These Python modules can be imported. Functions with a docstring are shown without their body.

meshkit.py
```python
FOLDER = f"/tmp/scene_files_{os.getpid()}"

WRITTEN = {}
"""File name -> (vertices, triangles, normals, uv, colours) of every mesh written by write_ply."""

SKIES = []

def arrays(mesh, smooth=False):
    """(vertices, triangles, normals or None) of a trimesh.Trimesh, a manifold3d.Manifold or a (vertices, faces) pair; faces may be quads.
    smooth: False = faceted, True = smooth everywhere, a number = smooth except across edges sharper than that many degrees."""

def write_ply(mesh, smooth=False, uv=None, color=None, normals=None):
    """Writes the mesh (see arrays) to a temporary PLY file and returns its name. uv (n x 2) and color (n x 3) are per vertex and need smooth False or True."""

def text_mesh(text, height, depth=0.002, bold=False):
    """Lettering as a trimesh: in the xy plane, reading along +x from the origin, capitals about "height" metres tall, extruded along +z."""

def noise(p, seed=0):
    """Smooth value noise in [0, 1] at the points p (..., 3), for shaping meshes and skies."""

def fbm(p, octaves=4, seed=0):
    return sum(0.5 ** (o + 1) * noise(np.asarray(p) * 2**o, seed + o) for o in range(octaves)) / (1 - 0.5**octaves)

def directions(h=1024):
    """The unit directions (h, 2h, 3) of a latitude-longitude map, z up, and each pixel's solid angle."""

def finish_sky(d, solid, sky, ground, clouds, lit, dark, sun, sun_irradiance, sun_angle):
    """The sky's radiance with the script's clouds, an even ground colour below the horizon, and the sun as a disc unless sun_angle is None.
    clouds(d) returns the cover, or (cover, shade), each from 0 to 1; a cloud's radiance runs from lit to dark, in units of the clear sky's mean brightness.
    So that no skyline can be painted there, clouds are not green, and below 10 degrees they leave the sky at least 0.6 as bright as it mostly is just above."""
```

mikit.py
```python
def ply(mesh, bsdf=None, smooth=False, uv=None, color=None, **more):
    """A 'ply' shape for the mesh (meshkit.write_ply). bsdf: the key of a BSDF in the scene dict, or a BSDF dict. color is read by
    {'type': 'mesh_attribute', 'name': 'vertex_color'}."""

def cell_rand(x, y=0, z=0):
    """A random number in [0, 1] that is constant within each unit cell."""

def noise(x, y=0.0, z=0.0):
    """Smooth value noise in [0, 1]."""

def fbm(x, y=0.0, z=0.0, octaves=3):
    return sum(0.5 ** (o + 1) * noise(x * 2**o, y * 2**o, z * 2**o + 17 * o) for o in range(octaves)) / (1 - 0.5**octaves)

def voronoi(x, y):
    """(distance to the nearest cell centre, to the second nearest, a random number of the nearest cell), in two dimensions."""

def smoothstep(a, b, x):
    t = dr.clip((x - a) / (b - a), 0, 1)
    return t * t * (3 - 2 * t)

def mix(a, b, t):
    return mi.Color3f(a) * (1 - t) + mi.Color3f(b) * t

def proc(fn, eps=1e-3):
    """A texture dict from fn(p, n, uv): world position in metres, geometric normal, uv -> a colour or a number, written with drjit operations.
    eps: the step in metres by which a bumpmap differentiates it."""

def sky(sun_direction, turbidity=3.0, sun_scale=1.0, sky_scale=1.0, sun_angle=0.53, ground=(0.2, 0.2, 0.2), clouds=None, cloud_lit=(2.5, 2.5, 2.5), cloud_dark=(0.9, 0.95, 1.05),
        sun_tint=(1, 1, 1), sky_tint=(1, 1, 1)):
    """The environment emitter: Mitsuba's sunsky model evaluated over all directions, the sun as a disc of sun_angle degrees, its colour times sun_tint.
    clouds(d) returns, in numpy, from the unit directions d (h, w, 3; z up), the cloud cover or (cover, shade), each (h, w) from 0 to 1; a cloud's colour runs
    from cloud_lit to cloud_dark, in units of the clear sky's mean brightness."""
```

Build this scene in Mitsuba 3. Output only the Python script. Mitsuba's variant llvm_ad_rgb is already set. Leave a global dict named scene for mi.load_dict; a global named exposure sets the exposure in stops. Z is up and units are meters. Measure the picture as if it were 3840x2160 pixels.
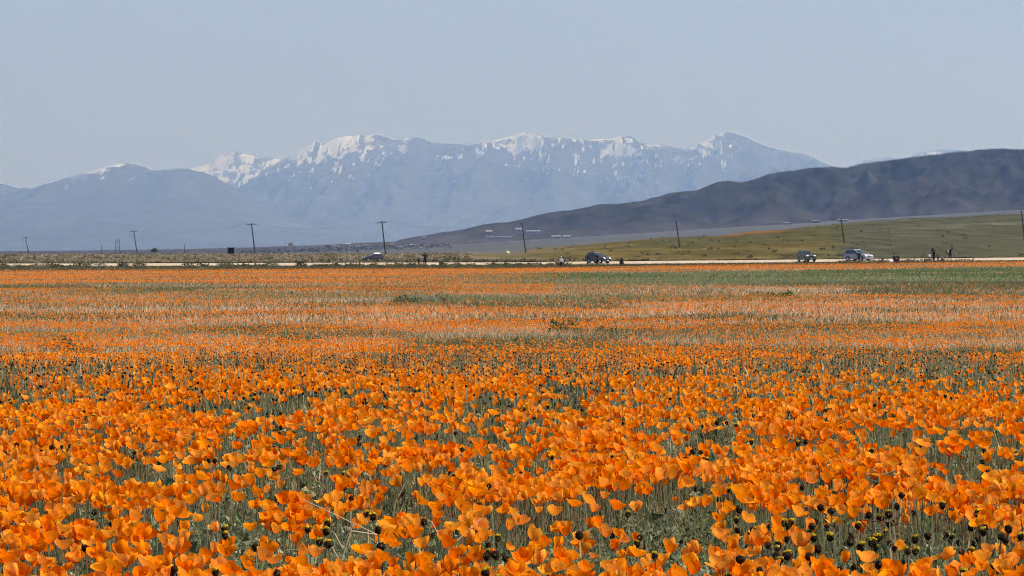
import math, random
import numpy as np, trimesh, manifold3d
import mitsuba as mi, drjit as dr
import mikit, meshkit
from scipy.interpolate import PchipInterpolator
from mikit import noise, fbm, smoothstep, mix

scene, labels = {}, {}
T4 = mi.ScalarTransform4f
R = np.random.default_rng(7)

# ------------------------------------------------------------------ camera, sky, exposure
F, HZ = 4170.0, 251.2            # focal length in picture widths of 1024, row of the level horizon
EYE = 1.1
tilt = math.atan((288 - HZ) / F)
scene['camera'] = {'type': 'perspective', 'fov': math.degrees(2 * math.atan(512 / F)), 'fov_axis': 'x', 'near_clip': 0.5, 'far_clip': 200000.0,
                   'to_world': T4().look_at(origin=[0, 0, EYE], target=[0, math.cos(tilt), EYE - math.sin(tilt)], up=[0, 0, 1]),
                   'medium': {'type': 'ref', 'id': 'haze_air'}}
SUN = (0.76, 0.04, 0.95)
scene['sky'] = mikit.sky(SUN, turbidity=3, sun_scale=1.0, sky_scale=0.77, sun_angle=1.2, sun_tint=(1.0, 1.0, 1.04), clouds=lambda d: (0.86, meshkit.fbm(d * [2.5, 2.5, 22.0] + 3, 4)), cloud_lit=(1.09, 1.36, 1.84), cloud_dark=(.94, 1.20, 1.66))
exposure = 2.4
scene['haze_air'] = {'type': 'homogeneous', 'albedo': {'type': 'rgb', 'value': [0.84, 0.92, 1.0]}, 'phase': {'type': 'hg', 'g': 0.62}, 'sigma_t': {'type': 'rgb', 'value': [1.5e-5, 2.15e-5, 3.6e-5]}}
scene['haze'] = {'type': 'cube', 'to_world': T4().translate([0, 39000, 1180]).scale([45000, 42000, 1200]), 'bsdf': {'type': 'null'}, 'interior': {'type': 'ref', 'id': 'haze_air'}}
labels['haze'] = {'label': 'thin blue haze filling the air over the whole valley', 'category': 'haze', 'kind': 'stuff'}


# ------------------------------------------------------------------ helpers
def sx(x): return (x / 3.75 - 512) / F          # column of the 3840 wide photograph -> sideways slope
def sz(y): return (HZ - y / 3.75) / F           # row -> upward slope seen from the eye


def key(name):
    if name not in scene and name not in labels and not any(k.startswith(name + '__') for k in USED): USED.add(name + '__'); return name
    i = COUNT.get(name, 0) + 1
    COUNT[name] = i
    k = f'{name}_{i:03d}'
    USED.add(k + '__')
    return k


USED, COUNT, PART = set(), {}, {}


def thing(name, label, cat, group=None, kind=None):
    k = key(name)
    labels[k] = {'label': label, 'category': cat}
    if group: labels[k]['group'] = group
    if kind: labels[k]['kind'] = kind
    return k


def part(parent, name, mesh, bsdf, M=None, smooth=False, color=None, label=None, kind=None):
    k = f'{parent}__{name}'
    n = PART.get(k, -1) + 1
    PART[k] = n
    if n: k = f'{k}_{n:03d}'
    d = mesh if isinstance(mesh, dict) else mikit.ply(mesh, bsdf, smooth=smooth, color=color)
    scene[k] = {**d, 'to_world': T4(M)} if M is not None else d
    if label or kind:
        labels[k] = {}
        if label: labels[k]['label'] = label
        if kind: labels[k]['kind'] = kind
    return k


def whole(k, mesh, bsdf, smooth=False, color=None, M=None):
    scene[k] = mikit.ply(mesh, bsdf, smooth=smooth, color=color)
    if M is not None: scene[k]['to_world'] = T4(M)


def structure(name, mesh, bsdf, smooth=True, color=None, label=None):
    whole(name, mesh, bsdf, smooth, color)
    labels[name] = {'kind': 'structure', 'label': label or name.replace('_', ' ')}


def rgb(*c): return {'type': 'rgb', 'value': list(c)}


def mat(name, d):
    scene[name] = d
    return name


def matte(name, c): return mat(name, {'type': 'twosided', 'bsdf': {'type': 'diffuse', 'reflectance': rgb(*c)}})


def frame(x, y, z, yaw=0.0, tiltx=0.0):
    c, s = math.cos(yaw), math.sin(yaw)
    M = np.eye(4)
    M[:3, :3] = np.array([[c, -s, 0], [s, c, 0], [0, 0, 1]])
    if tiltx: M[:3, :3] = np.array([[math.cos(tiltx), 0, math.sin(tiltx)], [0, 1, 0], [-math.sin(tiltx), 0, math.cos(tiltx)]]) @ M[:3, :3]
    M[:3, 3] = x, y, z
    return M


class Soup:
    """Vertices, faces and vertex colours gathered into one mesh."""
    def __init__(self): self.v, self.f, self.c, self.n = [], [], [], 0
    def add(self, v, f, c):
        v = np.asarray(v, float).reshape(-1, 3)
        self.v.append(v); self.f.append(np.asarray(f) + self.n); self.c.append(np.broadcast_to(c, v.shape)); self.n += len(v)
    def mesh(self): return np.vstack(self.v), np.vstack(self.f)
    def put(self, k, bsdf, smooth=False): whole(k, self.mesh(), bsdf, smooth, color=np.vstack(self.c))


VC = {'type': 'mesh_attribute', 'name': 'vertex_color'}
mat('petal_skin', {'type': 'principledthin', 'base_color': VC, 'roughness': 0.5, 'diff_trans': 0.66, 'eta': 1.22})
mat('leaf_skin', {'type': 'principledthin', 'base_color': VC, 'roughness': 0.8, 'diff_trans': 0.8, 'eta': 1.08})
mat('vertex_matte', {'type': 'twosided', 'bsdf': {'type': 'diffuse', 'reflectance': VC}})

# ------------------------------------------------------------------ the lie of the land
DS = np.array([4, 10, 13.5, 17.5, 24, 32, 55, 90, 130, 210, 300, 400, 560, 650, 900, 1300], float)
PXC = [None, 325, 246, 186, 146, 126, 107, 87, 67, 43.5, 30, 23.5, 17.5, 14.3, 8, 1.4]
PXL = [None, 325, 246, 186, 146, 126, 107, 87, 67, 43.5, 32, 26, 20.3, 15.6, 9.5, 3.6]
PXR = [None, 325, 246, 186, 146, 126, 107, 87, 67, 43, 27, 18.5, 11.3, 9.6, 3.5, -3.5]
VEG = np.array([.28, .28, .28, .28, .28, .28, .27, .25, .25, .25, .25, .25, .22, .0, .5, .5])


def _zt(px):
    z = [EYE - (p or 0) * d / F for p, d in zip(px, DS)]
    z[0] = z[1]
    return PchipInterpolator(np.log(DS), np.array(z) - VEG)


ZL, ZC, ZR = _zt(PXL), _zt(PXC), _zt(PXR)
# crest of the grassy hill: sideways slope -> height at 2200 m
HILL = np.array([[-900, 950], [600, 950], [1500, 951], [1917, 947], [2008, 932], [2109, 925], [2210, 917], [2311, 909], [2412, 899], [2512, 890], [2668, 888], [2735, 882], [2802, 871], [2931, 865], [3015, 854], [3127, 846], [3238, 834], [3406, 823], [3574, 818], [3686, 811], [3840, 806], [4300, 786], [5500, 760]], float)
HA, HH = sx(HILL[:, 0]), sz(HILL[:, 1]) * 2200 + EYE


def ground_z(x, y):
    x, y = np.asarray(x, float), np.asarray(y, float)
    d = np.maximum(y, 4.0)
    a = x / np.maximum(d, 40.0)
    ld = np.log(np.clip(d, 4, 1300))
    t = np.clip(a / 0.1228, -1.6, 1.6)
    zl, zc, zr = ZL(ld), ZC(ld), ZR(ld)
    z = np.where(t < 0, zc + (zl - zc) * -t, zc + (zr - zc) * t)
    crest = np.interp(a, HA, HH)
    crest = np.where(crest > 0.7, crest, np.minimum(z, crest))
    s = np.clip((d - 1000) / 1200, 0, 1)
    s = s * s * (3 - 2 * s)
    hill = z + np.maximum(crest - z, -3 * s) * s
    z = np.where(d > 1000, hill, z)
    plain = np.interp(a, [-.3, -.07, -.03, 0, .06, .123, .3], [-6, -5, 6, 22, 52, 84, 120]) * np.clip((d - 2500) / 5500, 0, 1) - 4 * np.clip((9000 - d) / 6500, 0, 1)
    q = np.clip((d - 2200) / 900, 0, 1)
    q = q * q * (3 - 2 * q)
    z = z * (1 - q) + plain * q
    near = np.clip((70 - d) / 40, 0, 1)
    P = np.stack([x, y, 0 * x], -1)
    z = z + near * 0.10 * (meshkit.fbm(P * [0.55, 0.4, 1] + 31, 3) - 0.5)
    z = z + np.clip((d - 60) / 100, 0, 1) * np.clip((600 - d) / 60, 0, 1) * 0.2 * (meshkit.noise(P * [.06, .05, 1] + 5) - .5)
    far = np.clip((d - 750) / 200, 0, 1) * np.clip((4000 - d) / 1000, 0, 1)
    z = z + far * 0.7 * (meshkit.fbm(P * [.012, .008, 1] + 9, 3) - 0.5) * np.clip((d - 700) / 900, 0.15, 1.0)
    return z


def G(x, y): return float(ground_z(np.array([x]), np.array([y]))[0])


def grid_mesh(X, Y, Z):
    n, m = X.shape
    i = np.arange(n * m).reshape(n, m)
    q = np.stack([i[:-1, :-1], i[:-1, 1:], i[1:, 1:], i[1:, :-1]], -1).reshape(-1, 4)
    return np.stack([X, Y, Z], -1).reshape(-1, 3), q


ys = np.concatenate([[-60, -30, -15, -6, 0, 3, 6], np.geomspace(8, 700, 380), np.geomspace(707, 2900, 190), np.geomspace(3000, 80000, 60)])
u = np.linspace(-1, 1, 151)
u = 0.45 * u + 0.55 * u ** 3
YY, UU = np.meshgrid(ys, u, indexing='ij')
XX = UU * (np.maximum(YY, 0) + 60) * 0.45


def ground_color(p, n, uv):
    x, y = p.x, p.y
    f1 = fbm(x * 1.3, y * 1.1, 0, 4)
    soil = mix((0.085, 0.07, 0.045), (0.17, 0.14, 0.10), f1)
    green = mix((0.05, 0.065, 0.035), (0.10, 0.105, 0.06), noise(x * 3, y * 3))
    near = mix(soil, green, smoothstep(.35, .6, fbm(x * .6 + 7, y * .5, 0, 3)))
    near = mix(near, mix((.17, .125, .085), (.26, .19, .125), fbm(x * .4, y * .1, 3, 3)), smoothstep(45, 75, y))
    # scrub land beyond the road
    a = x / dr.maximum(y, 50.0)
    g2 = fbm(x * .05, y * .012, 3, 4)
    scrub = mix((0.10, 0.083, 0.050), (0.16, 0.135, 0.088), g2)
    scrub = mix(scrub, mi.Color3f(0.065, 0.072, 0.032), smoothstep(.5, .68, fbm(x * .03 + 40, y * .01, 8, 3)))
    # the grassy hill: yellow-green, darker grey-green to the right
    g3 = fbm(x * .035, y * .02, 1, 5)
    grass = mix((0.064, 0.054, 0.018), (0.105, 0.085, 0.032), smoothstep(.3, .7, g3))
    grass = mix(grass, mi.Color3f(0.058, 0.056, 0.022), smoothstep(.45, .62, fbm(x * .012 + 3, y * .004, 5, 3)))
    grass = mix(grass, mi.Color3f(0.052, 0.056, 0.034), smoothstep(.072, .085, a + .012 * (noise(x * .02, y * .01) - .5)))
    grass = mix(grass, mi.Color3f(0.095, 0.092, 0.064), .7 * smoothstep(.60, .72, fbm(x * .03 + 11, y * .012 + x * .012, 2, 4)) * smoothstep(.08, .1, a))
    grass = grass * (.58 + .84 * fbm(x * .30, y * .022, 7, 4))
    hillw = smoothstep(-.012, .022, a + .01 * (noise(x * .01, y * .01) - .5)) * smoothstep(700, 900, y)
    orange = .55 * smoothstep(.046, .054, a) * (1 - smoothstep(.060, .070, a)) * smoothstep(1800, 1950, y + 60 * noise(x * .02, y * .01))
    grass = mix(grass, mi.Color3f(0.26, 0.085, 0.015), orange * .85)
    mid = mix(scrub, grass, hillw)
    far = mix((0.048, 0.053, 0.055), (0.085, 0.092, 0.094), fbm(x * .0012, y * .0006, 0, 4))
    out = mix(near, mid, smoothstep(600, 660, y))
    return mix(out, far, smoothstep(2350, 2700, y))


mat('ground_skin', {'type': 'twosided', 'bsdf': {'type': 'diffuse', 'reflectance': mikit.proc(ground_color)}})
structure('ground', grid_mesh(XX, YY, ground_z(XX, YY)), 'ground_skin', label='earth of the flower field, the scrub land, the grassy hill and the plain')

# dirt road, a slightly raised pale bed
ROADX = np.linspace(-190, 190, 240)


def road_y(x): return 655 + 0.02 * x + 2.0 * np.sin(x * .03)


rv = np.array([-7.2, -6.6, -3, 0, 3, 6.6, 7.2])
RX, RV = np.meshgrid(ROADX, rv, indexing='ij')
RY = road_y(RX) + RV
mat('road_skin', {'type': 'twosided', 'bsdf': {'type': 'diffuse', 'reflectance': mikit.proc(lambda p, n, uv: mix((.31, .27, .205), (.41, .36, .285), fbm(p.x * .3, p.y * .6, 0, 3)))}})
structure('dirt_road', grid_mesh(RX, RY, ground_z(RX, road_y(RX)) + np.where(np.abs(RV) > 7, -.45, 0.36 + .036 * RV)), 'road_skin', label='pale dirt road crossing beyond the flower field')


# ------------------------------------------------------------------ mountains and the dark hill
def heights(table, D, x):
    t = np.array(table, float)
    return np.interp(x, sx(t[:, 0]) * D, sz(t[:, 1]) * D + EYE)


def r5(*p): return [(a / 1.9815, 460 + b / 1.9815) for a, b in p]
def r6(*p): return [(1200 + a / 1.9815, 460 + b / 1.9815) for a, b in p]
def r7(*p): return [(2400 + a / 1.789, 460 + b / 1.789) for a, b in p]


def ridged(P, octaves, seed):
    out, amp, tot = 0, 1.0, 0
    for o in range(octaves):
        out = out + amp * (1 - np.abs(2 * meshkit.noise(P * 2 ** o, seed + o) - 1)) ** 1.5
        tot += amp; amp *= .5
    return out / tot


def mountain(name, table, D, front, back, x0, x1, nx, ny, amp, cell, power, bsdf, seed, label, rough=14.0, apron=0.22):
    xs = np.linspace(sx(x0) * D, sx(x1) * D, nx)
    t = np.concatenate([np.linspace(1, 0, ny) ** 1.25, -np.linspace(0, 1, ny // 4 + 1)[1:]])      # 1 at the foot, 0 on the crest, below 0 behind it
    Tt, X = np.meshgrid(t, xs, indexing='ij')
    Y = np.where(Tt > 0, D - Tt * front, D - Tt * back)
    P = np.stack([X, Y, 0 * X], -1)
    tf = np.clip(Tt, 0, 1)
    warp = (meshkit.fbm(P / [cell * 2.2, cell * 5, 1], 3, seed + 50) - .5) * cell * 2.4 * np.sqrt(tf)
    H = heights(table, D, X + warp)
    H0 = heights(table, D, X)
    H = np.where(tf > 0, H * tf ** .3 + H0 * (1 - tf ** .3), H0)
    prof = np.where(Tt > 0, (1 - apron) * (1 - tf) ** power + apron * (1 - tf), 1 - 0.9 * np.clip(-Tt, 0, 1) ** .8)
    rid = ridged(P / [cell, cell * 2.6, 1], 5, seed) - .5
    env = np.clip(tf / .10, 0, 1) * np.clip((1 - tf) / .55, 0, 1) ** 1.2
    Z = H * prof + rid * env * amp * np.clip(H / H.max(), .2, 1) + np.clip(H / 400, 0, 1) * rough * (meshkit.fbm(P / [cell * .11, cell * .11, 1], 3, seed + 9) - .5)
    lim = EYE + (heights(table, D, X * D / Y) - EYE) * Y / D        # no spur stands above the crest line behind it
    soft = 18 * D / 53000
    Z = np.where(tf > .01, lim - soft * np.logaddexp(0, (lim - Z) / soft) , Z)
    Z = np.where(tf > .01, np.minimum(Z, lim), Z)
    Z = Z - 25 * np.clip((tf - .93) / .07, 0, 1) - 200 * np.clip(-Tt - .8, 0, 1)
    structure(name, grid_mesh(X, Y, Z), bsdf, label=label)


def alpine(name, line, spread, rock, cover, D, snow=(.50, .56, .63)):
    knots = [(sx(a * 1.4907) * D, b) for a, b in cover]

    def lie(x):
        out = mi.Float(knots[0][1])
        for (a, u0), (b, u1) in zip(knots[:-1], knots[1:]): out = out + (u1 - u0) * dr.clip((x - a) / (b - a), 0, 1)
        return out

    def fn(p, n, uv):
        f = fbm((p.x + 1.6 * p.z * (noise(p.x / 900., 3.0, 1.0) - .5)) / 95., p.y / 900., p.z / 80., 5)
        g = fbm(p.x / 420., p.y / 1500., p.z / 300. + 4, 3)
        base = (p.z - line) / spread + lie(p.x) + (g - .5) * 4.0 + dr.clip(n.x, -.6, .6) * -4.5
        h = base + (f - .5) * 7.5
        return mix(mix(rock, (rock[0] * 1.8, rock[1] * 1.7, rock[2] * 1.7), fbm(p.x / 400., p.y / 900., p.z / 300., 3)), mi.Color3f(*snow), .16 * smoothstep(-1.5, 2.0, base) + .76 * smoothstep(.2, 1.8, h))
    return mat(name, {'type': 'twosided', 'bsdf': {'type': 'diffuse', 'reflectance': mikit.proc(fn)}})


MAIN = [(-900, 760)] + r5((1200, 700), (1500, 560), (1770, 480), (1850, 440), (1950, 370), (2050, 300), (2150, 250), (2250, 190), (2350, 140)) \
    + r6((0, 160), (60, 140), (130, 110), (200, 95), (250, 100), (285, 85), (330, 105), (380, 90), (430, 95), (480, 110), (540, 130), (600, 130), (650, 112), (710, 107), (760, 118), (820, 148), (900, 155), (1000, 160), (1080, 165), (1160, 160), (1220, 150), (1300, 130), (1380, 115), (1450, 95), (1520, 75), (1560, 85), (1620, 98), (1700, 105), (1780, 115), (1850, 118), (1920, 125), (2000, 130), (2080, 122), (2160, 118), (2220, 105), (2280, 98), (2340, 115)) \
    + r7((0, 140), (50, 140), (90, 145), (150, 150), (230, 168), (290, 182), (340, 170), (400, 140), (450, 115), (500, 85), (570, 65), (640, 75), (700, 95), (770, 130), (850, 160), (900, 178), (1000, 200), (1100, 212), (1170, 240), (1230, 275), (1280, 292), (1500, 340), (1800, 420), (2400, 520), (3600, 600))
LEFT = [(-1200, 720), (-300, 640)] + r5((0, 452), (60, 465), (130, 490), (240, 488), (330, 460), (420, 435), (520, 400), (600, 375), (700, 360), (780, 335), (860, 312), (940, 303), (1010, 313), (1090, 335), (1120, 358), (1200, 355), (1260, 348), (1340, 343), (1400, 345), (1480, 365), (1560, 385), (1620, 415), (1680, 450), (1730, 478), (1800, 520), (1950, 610), (2150, 700), (2500, 800), (3500, 930))
BACK = [(-300, 800)] + r5((900, 430), (1300, 370), (1400, 345), (1500, 318), (1560, 300), (1600, 262), (1680, 235), (1745, 212), (1800, 228), (1880, 240), (1950, 262), (2000, 262), (2080, 266), (2120, 275), (2400, 330)) + [(1800, 760), (2600, 800)]
FARR = [(2700, 760)] + r7((1100, 340), (1380, 303), (1450, 275), (1520, 255), (1600, 242), (1680, 230), (1720, 245), (1800, 235), (1850, 210), (1950, 190), (2050, 178), (2150, 185), (2250, 200), (2400, 205), (2500, 190), (2540, 175), (2576, 150), (2800, 130), (3200, 200)) + [(5000, 700)]
mountain('far_mountain', FARR, 72000, 9000, 4000, 2650, 5000, 240, 60, 260, 1500, 1.1, alpine('snow_far', 1250, 260, (.034, .042, .042), [(-400, -2.4), (3000, -2.4)], 72000), 41, 'very distant snowy ridge showing over the dark hill')
mountain('back_mountain', BACK, 62000, 8000, 4000, 300, 2300, 300, 120, 620, 1000, 1.1, alpine('snow_back', 1190, 260, (.034, .042, .042), [(-400, .3), (480, .3), (560, .8), (700, .9), (3000, .5)], 62000), 11, 'snow covered peak behind the gap between the ridges')
mountain('main_mountain', MAIN, 53000, 13000, 5000, -700, 5200, 640, 170, 720, 950, 1.5, alpine('snow_main', 1345, 150, (.034, .042, .042), [(400, -2), (600, .2), (720, .5), (800, .8), (920, .9), (990, -.2), (1050, -1.6), (1100, -.2), (1200, -.5), (1300, .6), (1450, 1.0), (1560, .5), (1660, .6), (1710, -.5), (1770, -.2), (1826, -.6), (1880, -1.6), (2100, -3)], 53000), 23, 'long blue mountain range with patchy snow along the crest')
mountain('left_mountain', LEFT, 43000, 11000, 4000, -1600, 3000, 460, 150, 300, 1100, 1.45, alpine('snow_left', 870, 90, (.034, .042, .042), [(-400, -2), (120, -.4), (200, .9), (360, .9), (400, -.6), (500, -1.4), (900, -3)], 43000), 35, 'lower rounded blue mountain with snow patches on its top')

DARK = [(-500, 948), (700, 935)] + r6((0, 910), (200, 900), (400, 890), (560, 885), (600, 870), (700, 850), (800, 835), (900, 815), (1000, 805), (1100, 785), (1200, 760), (1300, 745), (1400, 740), (1500, 720), (1600, 690), (1700, 668), (1850, 655), (1990, 625), (2080, 606), (2170, 606), (2300, 592), (2400, 580), (2500, 550)) \
    + r7((0, 545), (100, 505), (200, 470), (280, 462), (380, 455), (450, 425), (520, 400), (590, 390), (640, 395), (680, 402), (760, 380), (850, 350), (950, 328), (1050, 318), (1180, 302), (1300, 298), (1390, 302), (1480, 280), (1560, 265), (1700, 250), (1850, 228), (2000, 215), (2150, 200), (2300, 182), (2420, 178), (2576, 180), (3000, 170), (3600, 230))


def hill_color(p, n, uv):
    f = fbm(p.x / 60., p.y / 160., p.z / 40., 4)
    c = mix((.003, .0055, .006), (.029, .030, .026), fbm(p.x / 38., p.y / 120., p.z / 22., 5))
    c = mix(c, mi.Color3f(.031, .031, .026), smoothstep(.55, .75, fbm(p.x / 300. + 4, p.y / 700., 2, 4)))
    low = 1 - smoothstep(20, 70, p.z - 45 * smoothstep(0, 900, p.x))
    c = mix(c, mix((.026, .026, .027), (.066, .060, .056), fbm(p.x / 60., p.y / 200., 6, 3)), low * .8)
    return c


mat('hill_skin', {'type': 'twosided', 'bsdf': {'type': 'diffuse', 'reflectance': mikit.proc(hill_color)}})
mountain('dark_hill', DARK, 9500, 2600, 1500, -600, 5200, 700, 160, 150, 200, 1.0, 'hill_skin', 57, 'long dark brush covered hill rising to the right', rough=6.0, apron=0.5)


# ------------------------------------------------------------------ vehicles
def lin(r, g, b): return tuple((v / 255 / 12.92 if v < 10.3 else ((v / 255 + .055) / 1.055) ** 2.4) for v in (r, g, b))


def paint(name, c, metallic=0.0): return mat(name, {'type': 'twosided', 'bsdf': {'type': 'principled', 'base_color': rgb(*c), 'roughness': 0.35, 'metallic': metallic, 'clearcoat': 1.0, 'clearcoat_gloss': .9}})


matte('rubber', (.018, .018, .02)); matte('dark_trim', (.02, .02, .022)); matte('black_cloth', (.012, .012, .016)); matte('white_cloth', (.72, .70, .66))
matte('navy_cloth', (.02, .025, .05)); matte('grey_cloth', (.09, .09, .10)); matte('skin', (.42, .25, .17)); matte('hair', (.02, .014, .01)); matte('denim', (.035, .05, .10))
matte('brown_cloth', (.10, .06, .04)); matte('weathered_wood', (.055, .048, .042)); matte('white_wall', (.26, .25, .25)); matte('pale_roof', (.21, .21, .22)); matte('tan_wall', (.12, .10, .085))
matte('dark_paint', (.008, .008, .010)); matte('galvanised', (.30, .31, .32)); matte('wire_metal', (.05, .05, .055)); matte('window_dark', (.04, .045, .055)); matte('cream_roof', (.60, .58, .50))
mat('glass_dark', {'type': 'twosided', 'bsdf': {'type': 'principled', 'base_color': rgb(.010, .012, .016), 'roughness': .08, 'specular': .6}})
mat('lamp_glass', {'type': 'twosided', 'bsdf': {'type': 'principled', 'base_color': rgb(.8, .8, .78), 'roughness': .12, 'specular': .8}})
mat('rim_metal', {'type': 'twosided', 'bsdf': {'type': 'principled', 'base_color': rgb(.5, .5, .52), 'roughness': .3, 'metallic': 1.0}})
paint('navy_paint', (.010, .015, .042)); paint('silver_and_glint_paint', (.26, .28, .32), .3); paint('green_paint', (.020, .024, .020)); paint('maroon_paint', (.026, .018, .020)); paint('roof_glare_paint', (.62, .62, .61))
mat('tail_lamp', {'type': 'twosided', 'bsdf': {'type': 'principled', 'base_color': rgb(.35, .02, .02), 'roughness': .2}})


def hull(points): return manifold3d.Manifold.hull_points(np.asarray(points, np.float32))


def slab(profile, w0, w1, z0, z1, taper_x=0.06):
    """Points of a car body section: the side profile (x, z), half as wide as w0 at height z0 and w1 at z1, narrower at both ends."""
    p = np.array(profile, float)
    mid, half = (p[:, 0].min() + p[:, 0].max()) / 2, np.ptp(p[:, 0]) / 2
    w = np.interp(p[:, 1], [z0, z1], [w0, w1]) * (1 - taper_x * np.abs((p[:, 0] - mid) / half) ** 3)
    return np.vstack([np.c_[p[:, 0], w, p[:, 1]], np.c_[p[:, 0], -w, p[:, 1]]])


def quad(a, b, c, d, out=.006):
    v = np.array([a, b, c, d], float)
    n = np.cross(v[1] - v[0], v[3] - v[0]); n /= np.linalg.norm(n)
    v = np.vstack([v + n * out, v - n * out])
    return v, np.array([[0, 1, 2, 3], [7, 6, 5, 4], [0, 4, 5, 1], [1, 5, 6, 2], [2, 6, 7, 3], [3, 7, 4, 0]])


def box(cx, cy, cz, lx, ly, lz):
    m = trimesh.creation.box([lx, ly, lz]); m.apply_translation([cx, cy, cz]); return m


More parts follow.
